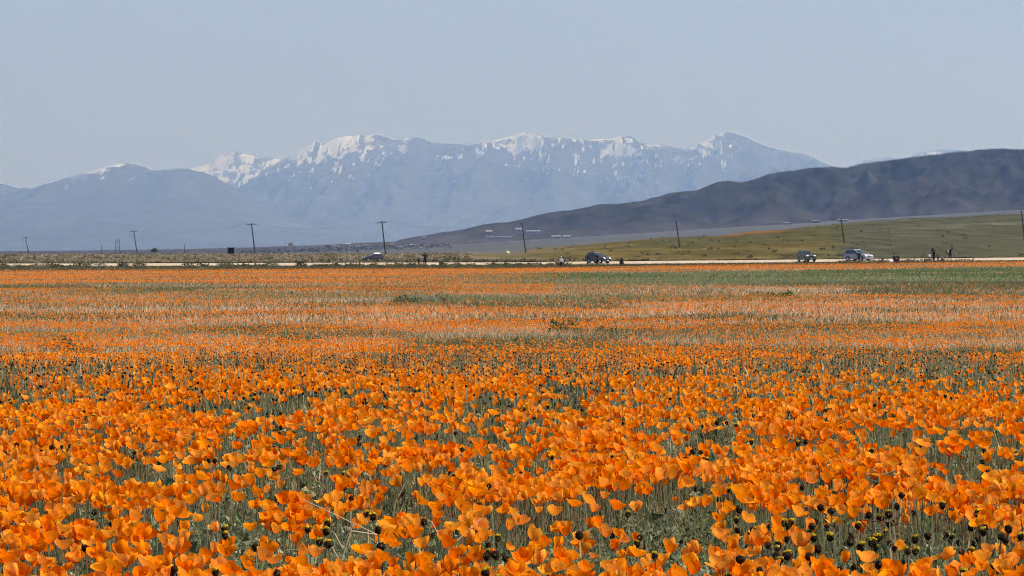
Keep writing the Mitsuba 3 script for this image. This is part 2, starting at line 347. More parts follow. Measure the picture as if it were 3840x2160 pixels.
def car(label, body, roof, where, yaw, L=4.5, W=1.8, H=1.7, hood=1.02, nose=0.78, cab=(-0.48, 0.16), slopes=(0.10, 0.20), rack=False, roof_h=.04, cat='car', wheel=0.35, spare=False, group=None):
    k = thing('parked_car', label, cat, group)
    x, y = where
    M = frame(x, y, max(G(x, y), float(ground_z(x, road_y(x))) + 0.36 + .036 * np.clip(y - road_y(x), -7, 7) if abs(y - float(road_y(x))) < 7 else G(x, y) + .25), yaw)
    h, b = L / 2, W / 2
    belt = hood + .03
    prof = [(-h, .35), (-h + .05, .95), (-h + .12, belt), (cab[1] * L + .25, belt), (h - .35, hood - .06), (h - .06, nose), (h, .45), (h - .1, .28), (-h + .1, .28)]
    lower = hull(slab(prof, b, b * .96, .3, belt))
    wx = (h * .60, -h * .60)
    for q in wx:
        cut = manifold3d.Manifold.cylinder(W * 2, wheel + .07, wheel + .07, 20).rotate([90, 0, 0]).translate([q, W, wheel])
        side = manifold3d.Manifold.cube([2 * wheel + .3, W * 2, 2], True).translate([q, 0, 0])
        lower = lower - (cut - manifold3d.Manifold.cube([4, W - .46, 3], True).translate([q, 0, 0]))
    x0, x1 = -h + .12, cab[1] * L
    r0, r1 = x0 + slopes[0] * L, x1 - slopes[1] * L
    part(k, 'body', lower, body, M)
    cabp = [(x0, belt - .05), (r0, H - .05), (r0 + .15, H), (r1 - .1, H), (r1, H - .03), (x1 + .2, belt - .05)]
    wz = lambda z: np.interp(z, [belt, H], [b * .95, b * .76])
    part(k, 'cabin', hull(slab(cabp, b * .95, b * .76, belt, H, .0)), body, M)
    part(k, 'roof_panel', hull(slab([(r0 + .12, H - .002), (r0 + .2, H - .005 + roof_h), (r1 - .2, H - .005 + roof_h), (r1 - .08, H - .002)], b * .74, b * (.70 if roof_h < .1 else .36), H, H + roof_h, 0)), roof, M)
    lo, hi = belt + .03, H - .09
    def xa(z): return np.interp(z, [belt - .05, H - .05], [x0, r0])
    def xb(z): return np.interp(z, [belt - .05, H - .03], [x1 + .2, r1])
    part(k, 'windshield', quad((xb(lo) + .012, -wz(lo) + .1, lo), (xb(lo) + .012, wz(lo) - .1, lo), (xb(hi) + .012, wz(hi) - .08, hi), (xb(hi) + .012, -wz(hi) + .08, hi)), 'glass_dark', M)
    part(k, 'rear_window', quad((xa(lo) - .012, wz(lo) - .1, lo), (xa(lo) - .012, -wz(lo) + .1, lo), (xa(hi) - .012, -wz(hi) + .08, hi), (xa(hi) - .012, wz(hi) - .08, hi)), 'glass_dark', M)
    cuts = np.linspace(0, 1, 4)
    for s in (1, -1):
        for i in range(3):
            g = .03
            f = lambda z, t: xa(z) + .14 + (xb(z) - xa(z) - .34) * t
            a0, a1 = cuts[i] + g * .5, cuts[i + 1] - g * .5
            v = [(f(lo, a0), s * (wz(lo) + .004), lo), (f(lo, a1), s * (wz(lo) + .004), lo), (f(hi, a1), s * (wz(hi) + .004), hi), (f(hi, a0), s * (wz(hi) + .004), hi)]
            part(k, 'side_window', quad(*v), 'glass_dark', M)
        part(k, 'mirror', hull(slab([(x1 - .05, belt + .02), (x1 + .1, belt + .02), (x1 + .1, belt + .2), (x1 - .02, belt + .2)], .11, .1, belt, belt + .2)).translate([0, s * (b + .09), 0]), body, M)
        part(k, 'headlight', hull(slab([(h - .34, nose - .02), (h - .06, nose - .10), (h - .02, nose + .00), (h - .20, nose + .12)], .19, .16, nose - .1, nose + .12)).translate([0, s * (b - .27), 0]), 'lamp_glass', M)
        part(k, 'tail_light', box(-h + .04, s * (b - .16), .98, .1, .2, .36), 'tail_lamp', M)
        if rack: part(k, 'roof_rail', box((r0 + r1) / 2, s * b * .62, H + .075, (r1 - r0) * .8, .05, .06), 'dark_trim', M)
    part(k, 'grille', box(h - .05, 0, nose - .16, .1, W * .5, .17), 'dark_trim', M)
    part(k, 'bumper', hull(slab([(h - .2, .34), (h + .05, .36), (h + .07, .5), (h - .2, .54)], b * .95, b * .95, .3, .55, .0)), body, M)
    part(k, 'number_plate', box(h + .065, 0, .44, .02, .32, .14), 'white_cloth', M)
    for q in wx:
        for s in (1, -1):
            t = trimesh.creation.cylinder(wheel, .22, sections=20); t.apply_transform(trimesh.transformations.rotation_matrix(math.pi / 2, [1, 0, 0])); t.apply_translation([q, s * (b - .12), wheel])
            w = part(k, 'wheel', t, 'rubber', M)
            r = trimesh.creation.cylinder(wheel * .62, .03, sections=12); r.apply_transform(trimesh.transformations.rotation_matrix(math.pi / 2, [1, 0, 0])); r.apply_translation([q, s * (b + .0), wheel])
            part(w, 'rim', r, 'rim_metal', M)
    return k


def at(xpx, d): return sx(xpx) * d, d


YAW = math.radians(-58)
car('dark blue car with glinting hood parked on the dirt road, people standing at its doors', 'navy_paint', 'silver_and_glint_paint', at(2243, 652), math.radians(-44), L=4.1, W=1.78, H=1.66, hood=.98, slopes=(.08, .20))  # silver on the roof paints in sun reflected by the blue metallic finish
car('dark green off-road car facing the flower field with pale round headlights', 'green_paint', 'green_paint', at(3024, 652), math.radians(-72), L=4.1, W=1.78, H=1.76, hood=1.12, nose=.92, slopes=(.05, .13), cab=(-.48, .06))
car('silver minivan with dark windows and a black roof rack beside the road', 'silver_and_glint_paint', 'silver_and_glint_paint', at(3219, 640), math.radians(-47), L=4.6, W=1.92, H=1.78, hood=1.04, slopes=(.06, .26), cab=(-.48, .22), rack=True, cat='minivan')
car('dark car with roof glare painted white standing among the dry brush behind the road', 'maroon_paint', 'roof_glare_paint', at(1398, 850), math.radians(-160), L=4.2, W=1.8, H=1.50, hood=.98, slopes=(.10, .18), roof_h=.26)  # raised, sloped white roof slab paints in the sun glare


# ------------------------------------------------------------------ people
def limb(a, b, ra, rb, n=10):
    s = [manifold3d.Manifold.sphere(float(r), n).translate([float(q) for q in p]) for p, r in ((a, ra), (b, rb))]
    return manifold3d.Manifold.batch_hull(s)


def chain(points, radii, n=10):
    out = manifold3d.Manifold()
    for i in range(len(points) - 1): out = out + limb(points[i], points[i + 1], radii[i], radii[i + 1], n)
    return out


POSES = {}
def stand(lean=0.0, arms='down', step=.12, turn=0.0, bend=0.0):
    """Joints of a standing figure about 1.75 m tall, facing -y; arms: down, up, camera, carry, hips."""
    J = dict(hip=(0, 0, .93), waist=(0, -.02 - bend * .1, 1.10), chest=(lean, -.02 - bend * .3, 1.34 - bend * .06), neck=(lean, -.02 - bend * .42, 1.50 - bend * .1), head=(lean * 1.1, -.05 - bend * .5, 1.64 - bend * .14))
    for s, n in ((-1, 'l'), (1, 'r')):
        J['sh' + n] = (lean + s * .19, -.02 - bend * .38, 1.44 - bend * .09)
        J['hj' + n] = (s * .10, 0, .91); J['kn' + n] = (s * .12, -.03 + s * step * .5, .49); J['an' + n] = (s * .13, .02 + s * step, .09); J['to' + n] = (s * .15, -.14 + s * step, .04)
        e, w = {'down': ((s * .27, .02, 1.16), (s * .28, -.05, .90)), 'camera': ((s * .34, -.16, 1.30), (s * .09, -.30, 1.58)), 'up': ((s * .32, -.06, 1.66), (s * .22, -.10, 1.92)),
                'hips': ((s * .40, .03, 1.20), (s * .20, -.08, 1.02)), 'carry': ((s * .27, -.10, 1.20), (s * .08, -.32, 1.28))}[arms[0 if s < 0 else 1] if isinstance(arms, tuple) else arms]
        J['el' + n], J['wr' + n] = np.array(e) + [lean, -bend * .3, 0], np.array(w) + [lean, -bend * .3, 0]
    return J


def seat():
    J = dict(hip=(0, 0, .14), waist=(0, .0, .32), chest=(0, -.06, .55), neck=(0, -.08, .70), head=(0, -.12, .85))
    for s, n in ((-1, 'l'), (1, 'r')):
        J['sh' + n] = (s * .19, -.07, .65); J['hj' + n] = (s * .11, -.02, .13); J['kn' + n] = (s * .24, -.40, .40); J['an' + n] = (s * .13, -.52, .08); J['to' + n] = (s * .15, -.68, .05)
        J['el' + n] = (s * .27, -.16, .42); J['wr' + n] = (s * .12, -.38, .42)
    return J


def person(label, J, where, yaw, top, bottom, hair='hair', hat=None, scale=1.0, long_hair=False, group=None, sink=0.0, raise_by=0.0, skirt=False, near=None):
    k = thing('person', label, 'person', group)
    x, y = where
    M = frame(x, y, G(x, y) + raise_by, yaw) @ np.diag([scale, scale, scale, 1])
    P = {n: np.array(v, float) for n, v in J.items()}
    body = chain([P['hip'], P['waist'], P['chest']], [.145, .125, .15]) + limb(P['chest'], P['neck'], .10, .058) + limb(P['neck'], P['head'], .055, .06)
    hd = manifold3d.Manifold.sphere(1.0, 16).scale([.078, .098, .118]).translate(list(map(float, P['head'])))
    body = body + hd
    f = P['head']
    body = body + limb(f + [0, -.088, .0], f + [0, -.115, -.022], .012, .017, 8) + limb(f + [-.02, -.085, -.055], f + [.02, -.085, -.055], .012, .012, 8)
    for s in (-1, 1): body = body + manifold3d.Manifold.sphere(1.0, 8).scale([.012, .025, .035]).translate([float(f[0] + s * .08), float(f[1] + .01), float(f[2])])
    shirt = chain([P['hip'] + [0, 0, .06], P['waist'], P['chest']], [.165, .145, .172]); pants = limb(P['hip'], P['hip'] + [0, 0, .02], .165, .16)
    shoes = []
    for s, n in ((-1, 'l'), (1, 'r')):
        sh, el, wr = P['sh' + n], P['el' + n], P['wr' + n]
        body = body + limb(P['chest'] + [0, 0, .06], sh, .09, .062) + chain([sh, el, wr], [.056, .042, .030]) + chain([P['hj' + n], P['kn' + n], P['an' + n]], [.088, .058, .040]) + limb(P['an' + n], P['to' + n], .04, .035)
        d = wr - el; d /= np.linalg.norm(d)
        side = np.cross(d, [0, 1, 0.3]); side /= np.linalg.norm(side); nrm = np.cross(side, d)
        palm = wr + d * .075
        body = body + limb(wr, palm, .030, .034)
        for i, (o, ln) in enumerate(((-.028, .060), (-.010, .074), (.009, .070), (.027, .054))):
            a = palm + side * o + d * .015; m2 = a + d * ln * .5 + nrm * .008; e = m2 + d * ln * .42 + nrm * .022
            body = body + chain([a, m2, e], [.011, .0095, .008], 6)
        t0 = wr + d * .03 - side * .028
        body = body + chain([t0, t0 - side * .028 + d * .03, t0 - side * .034 + d * .06 + nrm * .01], [.013, .011, .009], 6)
        shirt = shirt + limb(P['chest'] + [0, 0, .05], sh, .112, .080) + chain([sh, el, el + (wr - el) * .8], [.078, .062, .050])
        pants = pants + chain([P['hj' + n], P['kn' + n], P['an' + n] + [0, 0, .03]], [.112, .082, .066])
        shoes.append(limb(P['an' + n] - [0, 0, .03], P['to' + n], .058, .048))
    b = trimesh.Trimesh(*[np.asarray(q) for q in ((lambda m: (m.vert_properties[:, :3], m.tri_verts))(body.to_mesh()))])
    trimesh.smoothing.filter_taubin(b, iterations=3)
    part(k, 'body', b, 'skin', M, smooth=50)
    part(k, 'shirt', shirt, top, M, smooth=50)
    part(k, 'skirt' if skirt else 'trousers', pants if not skirt else limb(P['hip'], P['hip'] - [0, 0, .55], .16, .25, 14) + pants, bottom, M, smooth=50)
    for q in shoes: part(k, 'shoe', q, 'dark_trim', M, smooth=50)
    hm = manifold3d.Manifold.sphere(1.0, 14).scale([.092, .11, .125]).translate([float(f[0]), float(f[1] + .022), float(f[2] + .022)]) - manifold3d.Manifold.cube([.3, .2, .2], True).translate([float(f[0]), float(f[1] - .13), float(f[2] - .06)])
    if long_hair: hm = hm + limb(f + [0, .05, -.02], f + [0, .07, -.26], .085, .06)
    part(k, 'hair', hm, hair, M, smooth=50)
    if hat:
        part(k, 'hat', manifold3d.Manifold.cylinder(.025, .20, .19, 18).translate([float(f[0]), float(f[1]), float(f[2] + .055)]) + manifold3d.Manifold.cylinder(.11, .105, .085, 16).translate([float(f[0]), float(f[1]), float(f[2] + .07)]), hat, M, smooth=40)
    return k, M, P


def held(name, label, cat, mesh, bsdf, M, color=None):
    k = thing(name, label, cat)
    whole(k, mesh, bsdf, M=M)
    return k


person('child in dark clothes standing at the road beside a photographer with raised arms', stand(step=.05), at(1570, 632), .3, 'black_cloth', 'black_cloth', scale=.66, raise_by=.2)
k, M, P = person('adult in black raising a camera with both arms by the road', stand(arms='camera', step=.05), at(1593, 622), .2, 'black_cloth', 'black_cloth', hat='black_cloth', scale=1.08, raise_by=.2)
held('camera', 'small black camera held up by the photographer in black by the road', 'camera', manifold3d.Manifold.cube([.15, .08, .10], True).translate([0, -.36, 1.66]) + manifold3d.Manifold.cylinder(.09, .04, .045, 14).rotate([90, 0, 0]).translate([0, -.39, 1.66]), 'dark_trim', M)
person('person in a white top and dark trousers alone at the edge of the orange flowers', stand(step=.04), at(2105, 590), -.5, 'white_cloth', 'black_cloth', hat='white_cloth', scale=.92)
person('person in dark clothes standing at the open front side of the blue car', stand(arms='hips', step=.05), at(2240, 640), .6, 'black_cloth', 'black_cloth', scale=1.0)
person('person in navy leaning at the rear of the blue car', stand(arms=('down', 'carry'), lean=.08), at(2204, 642), 1.2, 'navy_cloth', 'black_cloth', scale=1.02)
person('dark figure standing in front of the silver minivan', stand(arms='hips', step=.03), at(3221, 618), .1, 'black_cloth', 'black_cloth', hat='black_cloth', scale=1.0)
person('person in black sitting among the flowers with knees drawn up, nearer the white bag', seat(), at(3353, 608), .5, 'black_cloth', 'black_cloth', scale=1.3, raise_by=.12)
person('person in black sitting in the flowers, on the side away from the white bag', seat(), at(3366, 610), -.4, 'black_cloth', 'black_cloth', scale=1.3, raise_by=.12, long_hair=True)
k = thing('tote_bag', 'white cloth bag on the ground beside the two seated people', 'bag')
x, y = at(3342, 606); M = frame(x, y, G(x, y) + .18, .3)
part(k, 'pouch', hull([(s * a, t * b, z) for s in (-1, 1) for t in (-1, 1) for a, b, z in ((.26, .14, 0), (.30, .17, .2), (.22, .07, .42))]), 'white_cloth', M)
for s in (-1, 1): part(k, 'handle', chain([(-.12, s * .06, .40), (-.09, s * .05, .56), (.09, s * .05, .56), (.12, s * .06, .40)], [.015] * 4, 6), 'white_cloth', M)
k, M, P = person('tall adult in black carrying a dark bag on the shoulder, between two small children', stand(arms=('carry', 'down'), lean=-.06), at(3501, 632), .4, 'black_cloth', 'black_cloth', scale=1.12, raise_by=.15)
held('shoulder_bag', 'dark bag held high by the tall adult standing between the children', 'bag', hull([(s * a - .26, t * b - .1, z) for s in (-1, 1) for t in (-1, 1) for a, b, z in ((.13, .09, 1.46), (.15, .11, 1.60), (.11, .06, 1.74))]), 'black_cloth', M)
person('small child in white standing left of the tall adult in black', stand(step=.04), at(3485, 640), .2, 'white_cloth', 'grey_cloth', scale=.70, raise_by=.1)
person('small child in grey standing right of the tall adult in black', stand(step=.04), at(3518, 630), -.3, 'grey_cloth', 'navy_cloth', scale=.74, raise_by=.1)
person('toddler in dark clothes crouching in the flowers near the children', seat(), at(3533, 632), .2, 'grey_cloth', 'black_cloth', scale=.62, raise_by=.15)
person('toddler in black sitting at the road, leftmost of the group with the tall adult', seat(), at(3467, 640), .2, 'black_cloth', 'brown_cloth', scale=.50, raise_by=.1)
k, M, P = person('person in dark clothes with one white sleeve raising an arm, rightmost of all the visitors', stand(arms=('hips', 'up'), lean=.05), at(3563, 648), -.3, 'black_cloth', 'black_cloth', scale=1.08, raise_by=.3)
part(k, 'sleeve', chain([P['shl'], P['ell'], P['ell'] + (P['wrl'] - P['ell']) * .85], [.092, .078, .062]), 'white_cloth', M, label='white sleeve on the bent arm')
held('sun_hat', 'dark hat held aloft by the rightmost visitor', 'hat', manifold3d.Manifold.cylinder(.02, .17, .17, 16).translate([.27, -.10, 2.08]) + manifold3d.Manifold.cylinder(.12, .10, .08, 14).translate([.27, -.10, 2.09]), 'black_cloth', M)

# ------------------------------------------------------------------ poles, cables, tent, shed
POLES = [(99, 890, 2450, 960, 'full'), (505, 865, 1845, 953, 'full'), (947, 838, 1440, 948, 'full'), (1436, 830, 1310, 949, 'broken'), (1961, 833, 1420, 937, 'none'), (2539, 826, 1330, 942, 'none'), (3157, 816, 1310, 930, 'edge'), (3834, 789, 1250, 905, 'edge')]
PL = ['short far pole with two crossarms, leftmost of the line', 'wooden pole with a wide crossarm, second from the left end of the line', 'wooden pole with a wide crossarm beside the small dark shed', 'wooden pole with a lopsided crossarm rising behind the car with painted roof glare',
      'bare wooden pole in front of the long white greenhouse', 'bare wooden pole above the blue car on the lower slope of the hill', 'slim wooden pole on the slope above the silver minivan', 'wooden pole at the edge of the view on the grassy hillside']
tops = []
for (tx, ty, d, by, arm), lab in zip(POLES, PL):
    x, y = at(tx + 6, d); z = G(x, y)
    top = EYE + sz(ty) * d
    h = top - z
    k = thing('utility_pole', lab, 'utility pole', 'wooden poles of the power line beyond the road')
    xt = sx(tx - 4) * d
    p0, p1 = np.array([x + (x - xt) * .5, y, z - .6]), np.array([xt, y, top])
    part(k, 'pole', limb(p0, p1, .24, .17, 10), 'weathered_wood')
    ax = np.array([1, .15, 0]) if arm in ('full', 'broken') else np.array([.25, 1, 0])
    ax = ax / np.linalg.norm(ax)
    c = p1 - [0, 0, .25]
    if arm != 'none':
        w = 1.7 if arm != 'edge' else 1.2
        a, b = c - ax * w, c + ax * w
        if arm == 'broken': a = c - ax * w - [0, 0, .35]
        part(k, 'crossarm', limb(a, c, .11, .12, 8) + limb(c, b, .12, .11, 8), 'weathered_wood')
        for q in (a, a * .6 + c * .4, b * .6 + c * .4, b): part(k, 'insulator', manifold3d.Manifold.cylinder(.28, .07, .05, 8).translate([float(v) for v in q + [0, 0, .1]]), 'galvanised')
        if lab.startswith('short'): part(k, 'crossarm', limb(c - ax * 1.0 - [0, 0, 1.6], c + ax * .6 - [0, 0, 1.6], .10, .10, 8), 'weathered_wood')
    else:
        a, b = c - ax * .1, c + ax * .1
        part(k, 'insulator', manifold3d.Manifold.cylinder(.3, .08, .06, 8).translate([float(v) for v in p1 + [0, 0, .15]]), 'galvanised')
    tops.append((a + [0, 0, .36], b + [0, 0, .36]))
n = 0
for i in range(len(tops) - 1):
    for s in (0, 1):
        a, b = tops[i][s], tops[i + 1][s]
        t = np.linspace(0, 1, 15)[:, None]
        pts = a * (1 - t) + b * t - np.array([0, 0, 8.8]) * t * (1 - t)
        m = chain(pts, [.011] * 15, 5)
        k = thing('power_cable', f'{("left", "right")[s]} cable of the pair between the {("first", "second", "third", "fourth", "fifth", "sixth", "seventh")[i]} and {("second", "third", "fourth", "fifth", "sixth", "seventh", "eighth")[i]} pole from the left', 'cable', 'cables of the power line')
        whole(k, m, 'wire_metal')

for px, d, h, lab in ((380, 3000, 4.2, 'thin post on the skyline left of the small lattice mast'), (693, 2600, 4.2, 'thin post on the skyline between the dark bush and the shed')):
    x, y = at(px, d); z = G(x, y)
    whole(thing('fence_post', lab, 'post', 'thin posts on the far skyline'), limb((x, y, z - .5), (x, y, EYE + h), .26, .2, 8), 'weathered_wood')
x, y = at(441, 3000); z = G(x, y)
k = thing('lattice_mast', 'small two legged lattice mast on the skyline by the second pole', 'mast')
for s in (-1, 1): part(k, 'leg', limb((x + s * 2.2, y, z - 1), (x + s * 1.0, y, EYE + 8.3), .22, .18, 6), 'weathered_wood')
for hh, w in ((8.0, 1.5), (6.0, 1.4), (3.0, 1.8)): part(k, 'brace', limb((x - w, y, EYE + hh), (x + w, y, EYE + hh), .16, .16, 6), 'weathered_wood')
x, y = at(866, 1500); zb = EYE + sz(950) * 1500
k = thing('dark_shed', 'small black box shaped shed on the skyline beside the third pole', 'shed')
part(k, 'wall', box(x, y, zb + .45, 2.2, 2.2, 2.9), 'dark_paint'); part(k, 'roof', box(x - .1, y, zb + 2.0, 3.0, 2.8, .18), 'dark_paint'); part(k, 'door', box(x, y - 1.12, zb + .1, .9, .05, 1.9), 'dark_trim')
x, y = at(1903, 1330); z = G(x, y)
k = thing('dome_tent', 'small pale green dome tent at the foot of the grassy hill', 'tent')
mat('tent_cloth', {'type': 'twosided', 'bsdf': {'type': 'diffuse', 'reflectance': rgb(.45, .55, .28)}})
dm = trimesh.creation.icosphere(2, 1.0); dm.vertices *= [.75, .7, .72]; dm.vertices[:, 2] = np.maximum(dm.vertices[:, 2], -.1)
zt = EYE + sz(949) * 1330
part(k, 'canopy', dm, 'tent_cloth', frame(x, y, zt)); part(k, 'doorway', quad((-.25, -.66, .02), (.25, -.66, .02), (.05, -.52, .48), (-.05, -.52, .48)), 'dark_trim', frame(x, y, zt))

# ------------------------------------------------------------------ far buildings and pylons
def gable(x, y, z, lx, ly, h, rh, label, wall='white_wall', roof='pale_roof', yaw=0.0, windows=3, name='farm_house', cat='house', group=None):
    k = thing(name, label, cat, group)
    M = frame(x, y, z, yaw)
    part(k, 'wall', box(0, 0, h / 2 - 1, lx, ly, h + 2), wall, M)
    r = hull([(s * (lx / 2 + .5), t * (ly / 2 + .6), h + .02) for s in (-1, 1) for t in (-1, 1)] + [(s * (lx / 2 + .5), 0, h + rh) for s in (-1, 1)])
    part(k, 'roof', r, roof, M)
    for i in range(windows): part(k, 'window', box(-lx / 2 + lx * (i + .5) / windows, -ly / 2 - .03, h * .55, min(1.6, lx / windows * .5), .1, h * .4), 'window_dark', M)
    part(k, 'door', box(lx * .06, -ly / 2 - .04, h * .35 - .2, 1.0, .1, h * .65), 'tan_wall', M)
    return k


def hill_z(xpx, ypx, d): return EYE + sz(ypx) * d


FARM = [(1834, 874, 7600, 11, 9, 6, 2.4, 'white house standing alone high on the foot of the dark hill'),
        (2001, 870, 7600, 26, 8, 3.2, 1.6, 'long white greenhouse shed behind the bare pole'),
        (1947, 866, 7650, 14, 8, 6.5, 2.4, 'pale end building of the greenhouse group, left of the long shed'),
        (2085, 890, 7300, 15, 7, 3.6, 1.6, 'low white barn, left one of the pair below the greenhouse'),
        (2124, 891, 7250, 12, 7, 4.2, 1.8, 'low white barn, right one of the pair below the greenhouse'),
        (1870, 890, 7300, 46, 5, 1.1, .6, 'very long low pale shed below the lone white house'),
        (2950, 836, 7300, 14, 6, 1.2, .8, 'low pale shed on the plain, leftmost of the sheds below the dark hill'),
        (3058, 830, 7300, 14, 7, 1.5, .9, 'long pale shed on the plain left of the minivan pole'),
        (3160, 826, 7300, 16, 7, 1.5, 1.0, 'pale barn row directly behind the minivan pole')]
for xp, yp, d, lx, ly, h, rh, lab in FARM:
    x, y = at(xp, d)
    gable(x, y, hill_z(xp, yp, d) - h * .5, lx, ly, h, rh, lab, windows=3 if lx < 30 else 8, wall='white_wall' if yp > 850 else 'tan_wall', name='farm_building', cat='building', group='white farm buildings below the dark hill')
HOUSES = [(1230, 921, 'tan'), (1262, 926, 'w'), (1305, 918, 'w'), (1340, 927, 'tan'), (1372, 922, 'w'), (1470, 920, 'tan'), (1505, 928, 'w'), (1543, 921, 'w'), (1572, 932, 'tan'), (1600, 924, 'w'), (1622, 931, 'w'), (1660, 925, 'tan'), (1710, 929, 'w'), (1160, 936, 'w'), (1590, 893, 'w'), (1090, 915, 'w')]
HL = ['leftmost low house of the settlement strip', 'white house near the left end of the settlement', 'white house standing above its neighbours left of the fourth pole', 'tan house left of the car with painted roof glare', 'white house just left of the fourth pole', 'tan house just right of the fourth pole', 'white house low beside the fourth pole', 'white house in the middle of the settlement', 'tan house low in the middle of the settlement', 'white house among trees right of the middle', 'white house lowest in the settlement', 'tan house towards the greenhouses', 'white house rightmost in the settlement', 'white house at the very edge of the plain', 'pale house alone on the hill foot above the settlement', 'small white building out on the far plain']
for (xp, yp, kd), lab in zip(HOUSES, HL):
    d = 6000 + (945 - yp) * 20
    x, y = at(xp, d)
    gable(x, y, hill_z(xp, yp + 4, d), 7 + (xp % 5), 6, 2.6, 1.6, lab, wall='white_wall' if kd == 'w' else 'tan_wall', roof='pale_roof' if xp % 2 else 'tan_wall', name='far_house', group='houses of the far settlement')
TOW = [(2772, 640, 676), (2791, 640, 676), (2828, 646, 672), (2862, 642, 662), (2906, 632, 648), (2950, 628, 644), (2985, 622, 640)]
TL = ['leftmost', 'second from the left', 'third from the left', 'middle', 'third from the right', 'second from the right', 'rightmost']
for (xp, yt, yb), lab in zip(TOW, TL):
    d = 9700
    x, y = at(xp, d); z0, z1 = EYE + sz(yb + 8) * d, EYE + sz(yt) * d
    k = thing('lattice_pylon', f'faint steel pylon on the dark hill crest, {lab} of the row', 'pylon', 'steel pylons along the dark hill crest')
    h = z1 - z0
    for sx_ in (-1, 1):
        part(k, 'leg', limb((x + sx_ * 5, y, z0), (x + sx_ * 1.3, y, z1), .30, .22, 6), 'galvanised')
        part(k, 'brace', limb((x - sx_ * 4, y, z0 + h * .2), (x + sx_ * 2.4, y, z0 + h * .7), .2, .2, 6), 'galvanised')
    for q, w in ((.97, 8), (.80, 9)): part(k, 'crossarm', limb((x - w, y, z0 + h * q), (x + w, y, z0 + h * q), .28, .28, 6), 'galvanised')

# ------------------------------------------------------------------ plants: where they grow
def inv(px2576, row2576):
    """A spot of the field given by where it shows: -> (x, y) on the ground."""
    d = np.geomspace(9, 640, 4000)
    xs = (px2576 / 2.5156 - 512) / F * d
    zt = ground_z(xs, d) + .2
    rows = HZ + (EYE - zt) / d * F
    i = int(np.argmin(np.abs(rows * 2.5156 - row2576)))
    return xs[i], d[i]


# bare or leafy gaps among the nearest poppies: place seen, half width, half depth (m), strength
GAPS = [(540, 1390, 115, 55, 1), (1010, 1310, 105, 46, 1), (770, 1272, 75, 36, 1), (1665, 1345, 80, 65, 1), (1790, 1300, 50, 40, .9), (2250, 1425, 330, 50, .85), (2020, 1275, 60, 20, .6), (150, 1250, 70, 20, .8), (330, 1265, 60, 16, .8), (560, 1245, 55, 18, .8),
        (710, 1080, 75, 55, .9), (640, 1020, 110, 40, .8), (230, 1030, 130, 42, .9), (320, 985, 120, 36, .85), (1405, 1025, 48, 58, .9), (1230, 1055, 60, 20, .8), (1140, 1145, 50, 18, .85), (1250, 1130, 55, 20, .8), (1690, 1200, 55, 35, .9), (1760, 1190, 65, 20, .85), (1310, 1135, 45, 20, .8),
        (2130, 1195, 85, 25, .9), (1800, 1090, 55, 45, .8), (2410, 1215, 75, 25, .9), (1900, 1155, 110, 25, .65), (200, 1150, 65, 15, .8), (330, 1235, 60, 14, .7), (860, 1390, 80, 50, .75), (1450, 1420, 60, 30, .5), (840, 960, 150, 22, .8), (1000, 930, 210, 22, .8), (470, 940, 130, 26, .75), (120, 955, 130, 25, .8),
        (1600, 930, 210, 22, .75), (2300, 930, 210, 20, .7), (2050, 1050, 75, 25, .6), (2200, 1040, 75, 25, .55), (980, 1060, 65, 22, .6), (440, 1075, 65, 18, .7), (1330, 1250, 45, 12, .7), (60, 1400, 65, 45, .7), (2300, 1360, 140, 35, .4), (1480, 1330, 60, 18, .6), (1560, 1030, 70, 16, .6)]


def gap_spot(a, b, rx, ry, s):
    X, Y = inv(a, b)
    lo, hi = inv(a, b + ry)[1], inv(a, b - ry)[1]
    return X * (lo + hi) / 2 / Y, (lo + hi) / 2, rx / 2.5156 / F * Y * 1.25, (hi - lo) / 2 * 1.3 + .06, s


GAPW = [gap_spot(*g) for g in GAPS]


def ss(a, b, v):
    t = np.clip((v - a) / (b - a), 0, 1)
    return t * t * (3 - 2 * t)


def N2(x, y, fx, fy, seed, o=3): return meshkit.fbm(np.stack([x * fx, y * fy, 0 * x], -1), o, seed)


